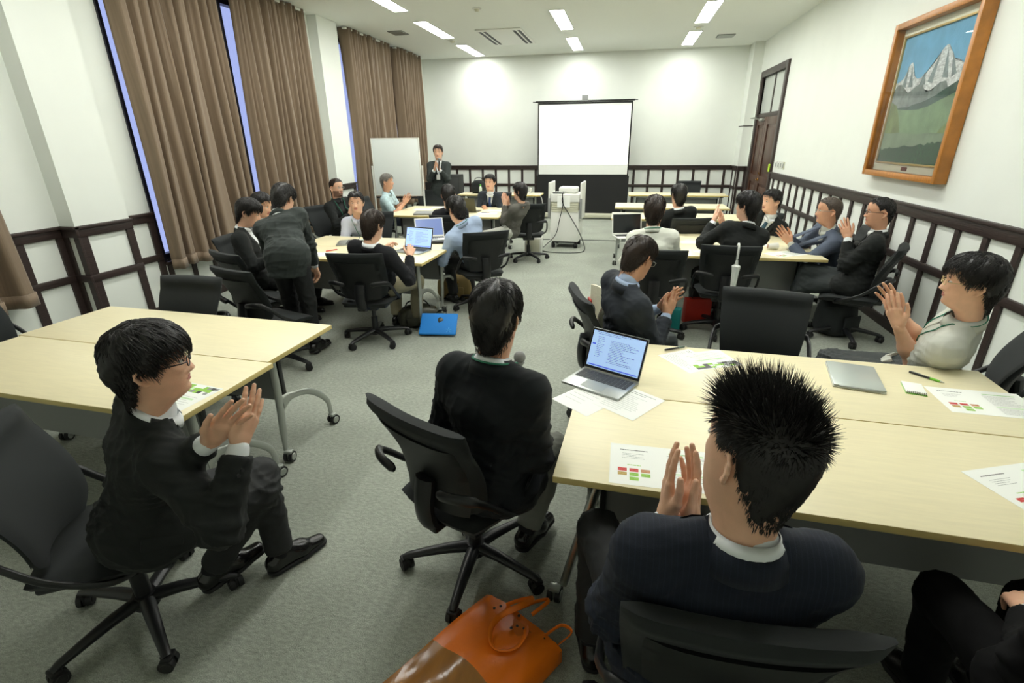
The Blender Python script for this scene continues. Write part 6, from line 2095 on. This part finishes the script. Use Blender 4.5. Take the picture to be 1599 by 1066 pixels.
# ---------------------------------------------------------------- who sits where (metres)
PEOPLE = [
    {'id': 'A', 'hip': (-1.62, 1.14, 0.53), 'nb': (-1.447, 1.168, 0.986), 'yaw': -38, 'wL': (-1.186, 1.1, 0.95), 'wR': (-1.115, 1.134, 0.93), 'aL': (-1.4, 1.5, 0.085), 'aR': (-1.6, 1.33, 0.12), 'hyaw': -50, 'fL': (0.14, 0.26, 0), 'fR': (0.14, 0.26, 0.05), 'tyaw': -32},
    {'id': 'C', 'hip': (-0.45, 1.62, 0.53), 'nb': (-0.428, 1.646, 1.04), 'yaw': -18, 'wL': (-0.47, 1.84, 0.78), 'wR': (-0.36, 1.8, 0.78), 'aL': (-0.62, 1.9, 0.085), 'aR': (-0.33, 1.82, 0.12), 'hyaw': -8, 'hpitch': 8},
    {'id': 'S', 'hip': (0.25, 1.02, 0.53), 'nb': (0.292, 0.895, 1.03), 'yaw': 6, 'wL': (0.17, 1.13, 0.86), 'wR': (0.23, 1.13, 0.86), 'aL': (0.0, 1.35, 0.085), 'aR': (0.45, 1.35, 0.085), 'hyaw': 30, 'scale': 1.08, 'hdL': (0.02, 0.45, 0.9), 'hdR': (0.02, 0.45, 0.9), 'eL': (0.0, 0.92, 0.6), 'eR': (0.5, 0.98, 0.62), 'hroll': 8},
    {'id': 'G', 'hip': (1.7, 3.0, 0.53), 'nb': (1.7, 2.745, 0.964), 'yaw': 60, 'wL': (1.48, 2.88, 0.86), 'wR': (1.52, 3.0, 0.9), 'aL': (1.35, 3.35, 0.085), 'aR': (1.25, 3.25, 0.085), 'hyaw': 70, 'eL': (1.72, 2.85, 0.5), 'eR': (1.78, 3.0, 0.55), 'scale': 1.03},
    {'id': 'J', 'hip': (0.06, 3.13, 0.53), 'nb': (0.057, 3.004, 1.002), 'yaw': -62, 'wL': ('b', -0.03, 0.27, -0.24), 'wR': ('b', 0.05, 0.27, -0.24), 'aL': (0.3, 3.35, 0.085), 'aR': (0.25, 3.15, 0.085), 'hyaw': -40, 'hpitch': 28},
    {'id': 'M540', 'hip': (-2.18, 4.28, 0.53), 'nb': (-2.131, 4.059, 0.964), 'yaw': -10, 'wL': ('b', -0.1, 0.33, -0.28), 'wR': ('b', 0.2, 0.32, -0.25), 'aL': (-2.245, 4.684, 0.085), 'aR': (-2.009, 4.643, 0.085), 'hyaw': -15, 'hpitch': 12},
    {'id': 'BLUE', 'hip': (-1.54, 5.4, 0.53), 'nb': (-1.672, 5.241, 0.972), 'yaw': 48, 'wL': ('b', -0.14, 0.33, -0.27), 'wR': ('b', 0.14, 0.33, -0.27), 'aL': (-1.893, 5.539, 0.085), 'aR': (-1.739, 5.723, 0.085), 'hpitch': 20},
    {'id': 'L1', 'hip': (-3.55, 4.35, 0.53), 'nb': (-3.594, 4.315, 1.031), 'yaw': -70, 'wL': ('b', -0.14, 0.33, -0.27), 'wR': ('b', 0.14, 0.33, -0.27), 'aL': (-3.309, 4.565, 0.085), 'aR': (-3.227, 4.34, 0.085), 'hyaw': -65, 'hpitch': 20},
    {'id': 'L2', 'hip': (-3.75, 4.95, 0.53), 'nb': (-3.884, 4.91, 1.034), 'yaw': -80, 'wL': ('b', -0.14, 0.33, -0.27), 'wR': ('b', 0.14, 0.33, -0.27), 'aL': (-3.475, 5.12, 0.085), 'aR': (-3.434, 4.884, 0.085), 'hyaw': -85, 'hpitch': 20},
    {'id': 'STAND', 'hip': (-2.72, 3.72, 0.92), 'nb': (-2.95, 4.02, 1.2), 'yaw': 2, 'wL': ('b', -0.14, 0.2, -0.4), 'wR': ('b', 0.17, 0.2, -0.42), 'aL': (-2.85, 3.85, 0.085), 'aR': (-2.66, 3.8, 0.085), 'hpitch': 28, 'hyaw': 0},
    {'id': 'GL', 'hip': (-4.15, 7.1, 0.53), 'nb': (-4.139, 7.018, 1.011), 'yaw': -110, 'wL': ('b', -0.05, 0.3, -0.16), 'wR': ('b', 0.05, 0.3, -0.16), 'aL': (-3.633, 7.076, 0.085), 'aR': (-3.715, 6.85, 0.085)},
    {'id': 'BOY', 'hip': (-3.2, 6.1, 0.53), 'nb': (-3.185, 5.842, 0.944), 'yaw': -160, 'wL': ('b', -0.14, 0.33, -0.27), 'wR': ('b', 0.14, 0.33, -0.27), 'aL': (-2.985, 5.859, 0.085), 'aR': (-3.21, 5.777, 0.085)},
    {'id': 'OLD', 'hip': (-3.95, 8.35, 0.53), 'nb': (-3.914, 8.234, 1.003), 'yaw': -80, 'wL': ('b', -0.05, 0.3, -0.16), 'wR': ('b', 0.05, 0.3, -0.16), 'aL': (-3.615, 8.6, 0.085), 'aR': (-3.533, 8.374, 0.085)},
    {'id': 'FAR', 'hip': (-2.25, 9.0, 0.53), 'nb': (-2.231, 8.774, 0.963), 'yaw': 175, 'wL': ('b', -0.05, 0.3, -0.16), 'wR': ('b', 0.05, 0.3, -0.16), 'aL': (-2.13, 8.6, 0.085), 'aR': (-2.37, 8.6, 0.085)},
    {'id': 'WOM', 'hip': (-1.6, 7.5, 0.53), 'nb': (-1.426, 7.411, 0.95), 'yaw': 70, 'wL': ('b', -0.05, 0.3, -0.16), 'wR': ('b', 0.05, 0.3, -0.16), 'aL': (-2.037, 7.574, 0.085), 'aR': (-1.955, 7.8, 0.085), 'scale': 0.95},
    {'id': 'HID', 'hip': (-2.2, 6.6, 0.53), 'nb': (-2.194, 6.418, 0.984), 'yaw': 20, 'wL': ('b', -0.14, 0.33, -0.27), 'wR': ('b', 0.14, 0.33, -0.27), 'aL': (-2.45, 6.935, 0.085), 'aR': (-2.224, 7.017, 0.085)},
    {'id': 'WHITE', 'hip': (0.33, 4.85, 0.53), 'nb': (0.293, 4.851, 1.024), 'yaw': -5, 'wL': ('b', -0.14, 0.33, -0.27), 'wR': ('b', 0.14, 0.33, -0.27), 'aL': (0.245, 5.259, 0.085), 'aR': (0.484, 5.238, 0.085), 'hpitch': 5},
    {'id': 'SUITR', 'hip': (0.72, 6.9, 0.53), 'nb': (0.691, 6.717, 0.982), 'yaw': 20, 'wL': ('b', -0.14, 0.33, -0.27), 'wR': ('b', 0.14, 0.33, -0.27), 'aL': (0.47, 7.235, 0.085), 'aR': (0.696, 7.317, 0.085)},
    {'id': 'B1165', 'hip': (1.05, 5.12, 0.53), 'nb': (1.168, 5.152, 1.04), 'yaw': 8, 'wL': ('b', -0.24, 0.26, -0.06), 'wR': ('b', -0.12, 0.3, -0.08), 'aL': (0.831, 5.475, 0.085), 'aR': (1.062, 5.537, 0.085), 'hyaw': 45},
    {'id': 'B1206', 'hip': (1.62, 6.75, 0.53), 'nb': (1.715, 6.508, 0.944), 'yaw': 150, 'wL': ('b', -0.14, 0.33, -0.27), 'wR': ('b', 0.14, 0.33, -0.27), 'aL': (1.371, 6.401, 0.085), 'aR': (1.216, 6.585, 0.085), 'hyaw': 115},
    {'id': 'B1300', 'hip': (2.2, 5.75, 0.53), 'nb': (2.019, 5.588, 0.954), 'yaw': 85, 'wL': ('b', -0.05, 0.36, -0.0), 'wR': ('b', 0.05, 0.36, -0.0), 'aL': (1.833, 5.738, 0.085), 'aR': (1.895, 5.969, 0.085)},
    {'id': 'B1380', 'hip': (2.17, 5.1, 0.53), 'nb': (2.239, 5.063, 1.012), 'yaw': 68, 'wL': ('b', -0.05, 0.22, -0.1), 'wR': ('b', 0.05, 0.22, -0.1), 'aL': (1.78, 5.45, 0.085), 'aR': (1.7, 5.25, 0.22), 'hyaw': 80},
    {'id': 'PRES', 'hip': (-3.55, 9.9, 0.92), 'nb': (-3.542, 9.901, 1.428), 'yaw': -170, 'wL': ('b', -0.05, 0.27, -0.14), 'wR': ('b', 0.05, 0.27, -0.14), 'aL': (-3.65, 9.85, 0.09), 'aR': (-3.4, 9.9, 0.09)},
    {'id': 'ZZ', 'hip': (1.16, 0.98, 0.53), 'nb': (1.17, 0.95, 1.02), 'yaw': 3, 'wL': (1.12, 1.22, 0.63), 'wR': (1.29, 1.22, 0.63), 'aL': (1.1, 1.42, 0.085), 'aR': (1.29, 1.42, 0.085)},
]
SPEC = {p['id']: p for p in PEOPLE}
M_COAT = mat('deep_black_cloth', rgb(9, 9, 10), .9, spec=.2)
X = {
 'A': dict(label='young man in black suit and glasses clapping at the near left table', near=True, res=.009, top_m=M_SUITK, bot_m=M_TRK, style='fringe', vol=.020, hlen=.075, hair='black', glasses='dark', seed=3),
 'C': dict(label='man in dark blazer seated in the centre aisle, back turned, with a microphone', near=True, res=.009, top_m=M_SUITB, bot_m=M_LTGREY, style='fringe', vol=.014, hlen=.06, hair='black', hands='mic', lanyard=True, seed=4, face=False, tone=1),
 'S': dict(label='man with spiky black hair and navy pinstripe suit, at the bottom edge', near=True, res=.009, top_m=M_SUITN, bot_m=M_TRK, style='short', cut='spiky', vol=.008, strands=5200, hw=.0010, hair='black', seed=6),
 'G': dict(label='young man in pale grey short-sleeved shirt clapping at the right edge', near=True, res=.009, top='short', top_m=M_GREYSH, bot_m=M_TRG, style='short', vol=.021, hlen=.08, hair='black', glasses='gold', lanyard=True, seed=7, bres=.008),
 'J': dict(label='man with thinning crown and slate navy jacket leaning over his clapping hands', near=True, res=.010, top_m=M_SUITJ, bot_m=M_TRG, shirt_m=M_BLUESH, style='short', vol=.010, hair='brown', glasses='thin', seed=8, strands=2600, hlen=.05, tone=1),
 'M540': dict(label='man in black sweater working at a laptop at the middle left table', top='knit', top_m=M_KNIT, bot_m=M_KHAKI, shirt_m=M_SHIRTW, style='fringe', vol=.012, hair='brown', hands='desk', seed=9, strands=1400),
 'BLUE': dict(label='man in light blue shirt leaning over the white-framed laptop', top='shirt', top_m=M_BLUESH, bot_m=M_TRK, style='fringe', vol=.018, hair='black', hands='desk', lanyard=True, seed=10, strands=1400),
 'L1': dict(label='man in black suit with white collar seated beside the curtain, head bowed toward the table', top_m=M_SUITK, bot_m=M_TRK, style='fringe', vol=.016, hands='desk', seed=11, strands=1200),
 'L2': dict(label='dark-haired man mostly hidden between the bending man and the curtain', top_m=M_SUITK, bot_m=M_TRK, style='short', vol=.012, hands='desk', seed=12),
 'STAND': dict(label='man in charcoal suit standing and bending over the middle left table, back to the camera', top_m=M_SUITC, bot_m=M_TRK, seated=False, style='short', vol=.014, hands='desk', seed=13, strands=1400, res=.010, hem=.17),
 'GL': dict(label='bearded man in glasses and black jacket clapping in front of the curtain', top_m=M_SUITK, shirt_m=M_TRK, bot_m=M_TRK, style='crop', vol=.007, hair='brown', glasses='thin', lanyard=True, seed=14, tone=0, beard=True),
 'BOY': dict(label='young man in pale lilac shirt facing the camera at the middle left table', top='shirt', top_m=M_LILAC, bot_m=M_TRK, style='short', vol=.014, hands='desk', lanyard=True, seed=15),
 'OLD': dict(label='grey-haired older man in light patterned short-sleeved shirt clapping near the whiteboard', top='short', top_m=M_ALOHA, bot_m=M_JEANS, style='short', vol=.012, hair='grey', seed=16, tone=1),
 'FAR': dict(label='man in dark suit and blue tie clapping behind the dark laptop, facing the camera', top_m=M_SUITJ, bot_m=M_TRK, style='short', vol=.016, seed=17, tie=mat('blue_tie', rgb(40, 60, 110), .5)),
 'WOM': dict(label='woman with tied-back black hair and grey cardigan at the aisle, far left table', top='knit', top_m=M_CARD, bot_m=M_GREYSH, bottom='skirt', style='long', vol=.016, seed=18, bulk=.86, scale=.95),
 'HID': dict(label='dark-haired person half hidden behind the man in blue shirt', top='knit', top_m=M_KNIT, bot_m=M_TRK, style='short', vol=.012, hands='desk', seed=19),
 'WHITE': dict(label='person in off-white shirt seen from behind at the middle right table', top='shirt', top_m=M_WHTSH, bot_m=M_TRK, style='fringe', vol=.016, hair='brown', hands='desk', lanyard=True, seed=20, strands=1400),
 'SUITR': dict(label='young man in black suit facing the projection screen beyond the white-shirted person', top_m=M_SUITK, bot_m=M_TRK, style='fringe', vol=.014, hands='desk', seed=21),
 'B1165': dict(label='man in black suit clapping with his back to the camera behind the umbrella chair', top_m=M_SUITK, bot_m=M_TRK, style='fringe', vol=.016, seed=22, strands=1400),
 'B1206': dict(label='young man in dark suit and tie looking left near the brown door', top_m=M_SUITK, bot_m=M_TRK, style='short', vol=.014, hands='desk', seed=23, tie=mat('teal_tie', rgb(50, 84, 100), .5)),
 'B1300': dict(label='older man with glasses and blue-grey jacket clapping at the middle right table', top_m=M_SUITG, bot_m=M_TRK, shirt_m=M_GREYSH, style='crop', vol=.008, hair='salt', glasses='thin', seed=24, tone=1),
 'B1380': dict(label='man in black suit and glasses with legs crossed clapping beside the right wall', top_m=M_SUITK, bot_m=M_TRG, style='crop', vol=.004, hair='black', glasses='dark', seed=25, tone=1, res=.010, strands=900),
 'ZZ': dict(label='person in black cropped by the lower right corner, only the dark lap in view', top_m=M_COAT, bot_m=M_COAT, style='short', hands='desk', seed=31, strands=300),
 'PRES': dict(label='speaker in grey suit standing by the whiteboard with a microphone in his clapping hands', top_m=M_SUITC, bot_m=M_TRG, seated=False, style='short', vol=.016, hair='brown', seed=26, badge=.55, hem=.16),
}
PJ = {}
for pid, kw in X.items():
    s = dict(SPEC[pid]); s.update(kw)
    PJ[pid] = person(s)


def held_mic(lbl, pid, side, grip, tip):
    g, tp = Vector(grip), Vector(tip)
    t = thing('microphone', lbl, 'microphone', g)
    d = (tp - g)
    bm = NB(); cyl(bm, -d * .45, d * .62, .011, .015, 14); obj('mic_handle', bm, M_BLKP, t)
    bm = NB(); sphere(bm, d * .82, .025, (1, 1, 1), 16); cyl(bm, d * .60, d * .72, .015, .025, 14); obj('mic_head', bm, M_GREYP, t)
Jc = PJ['C'][1]
g = Va(-.385, 1.84, .84)
held_mic('handheld microphone in front of the central seated man', 'C', 'R', g, g + Va(.02, .03, .16))
Jp = PJ['PRES'][1]
w = Jp['wrL']; g = w + Jp['tf'] * .06 + Va(0, 0, .06)
held_mic('handheld microphone in the hand of the standing speaker', 'PRES', 'L', g, g + Va(.03, -.02, .16))
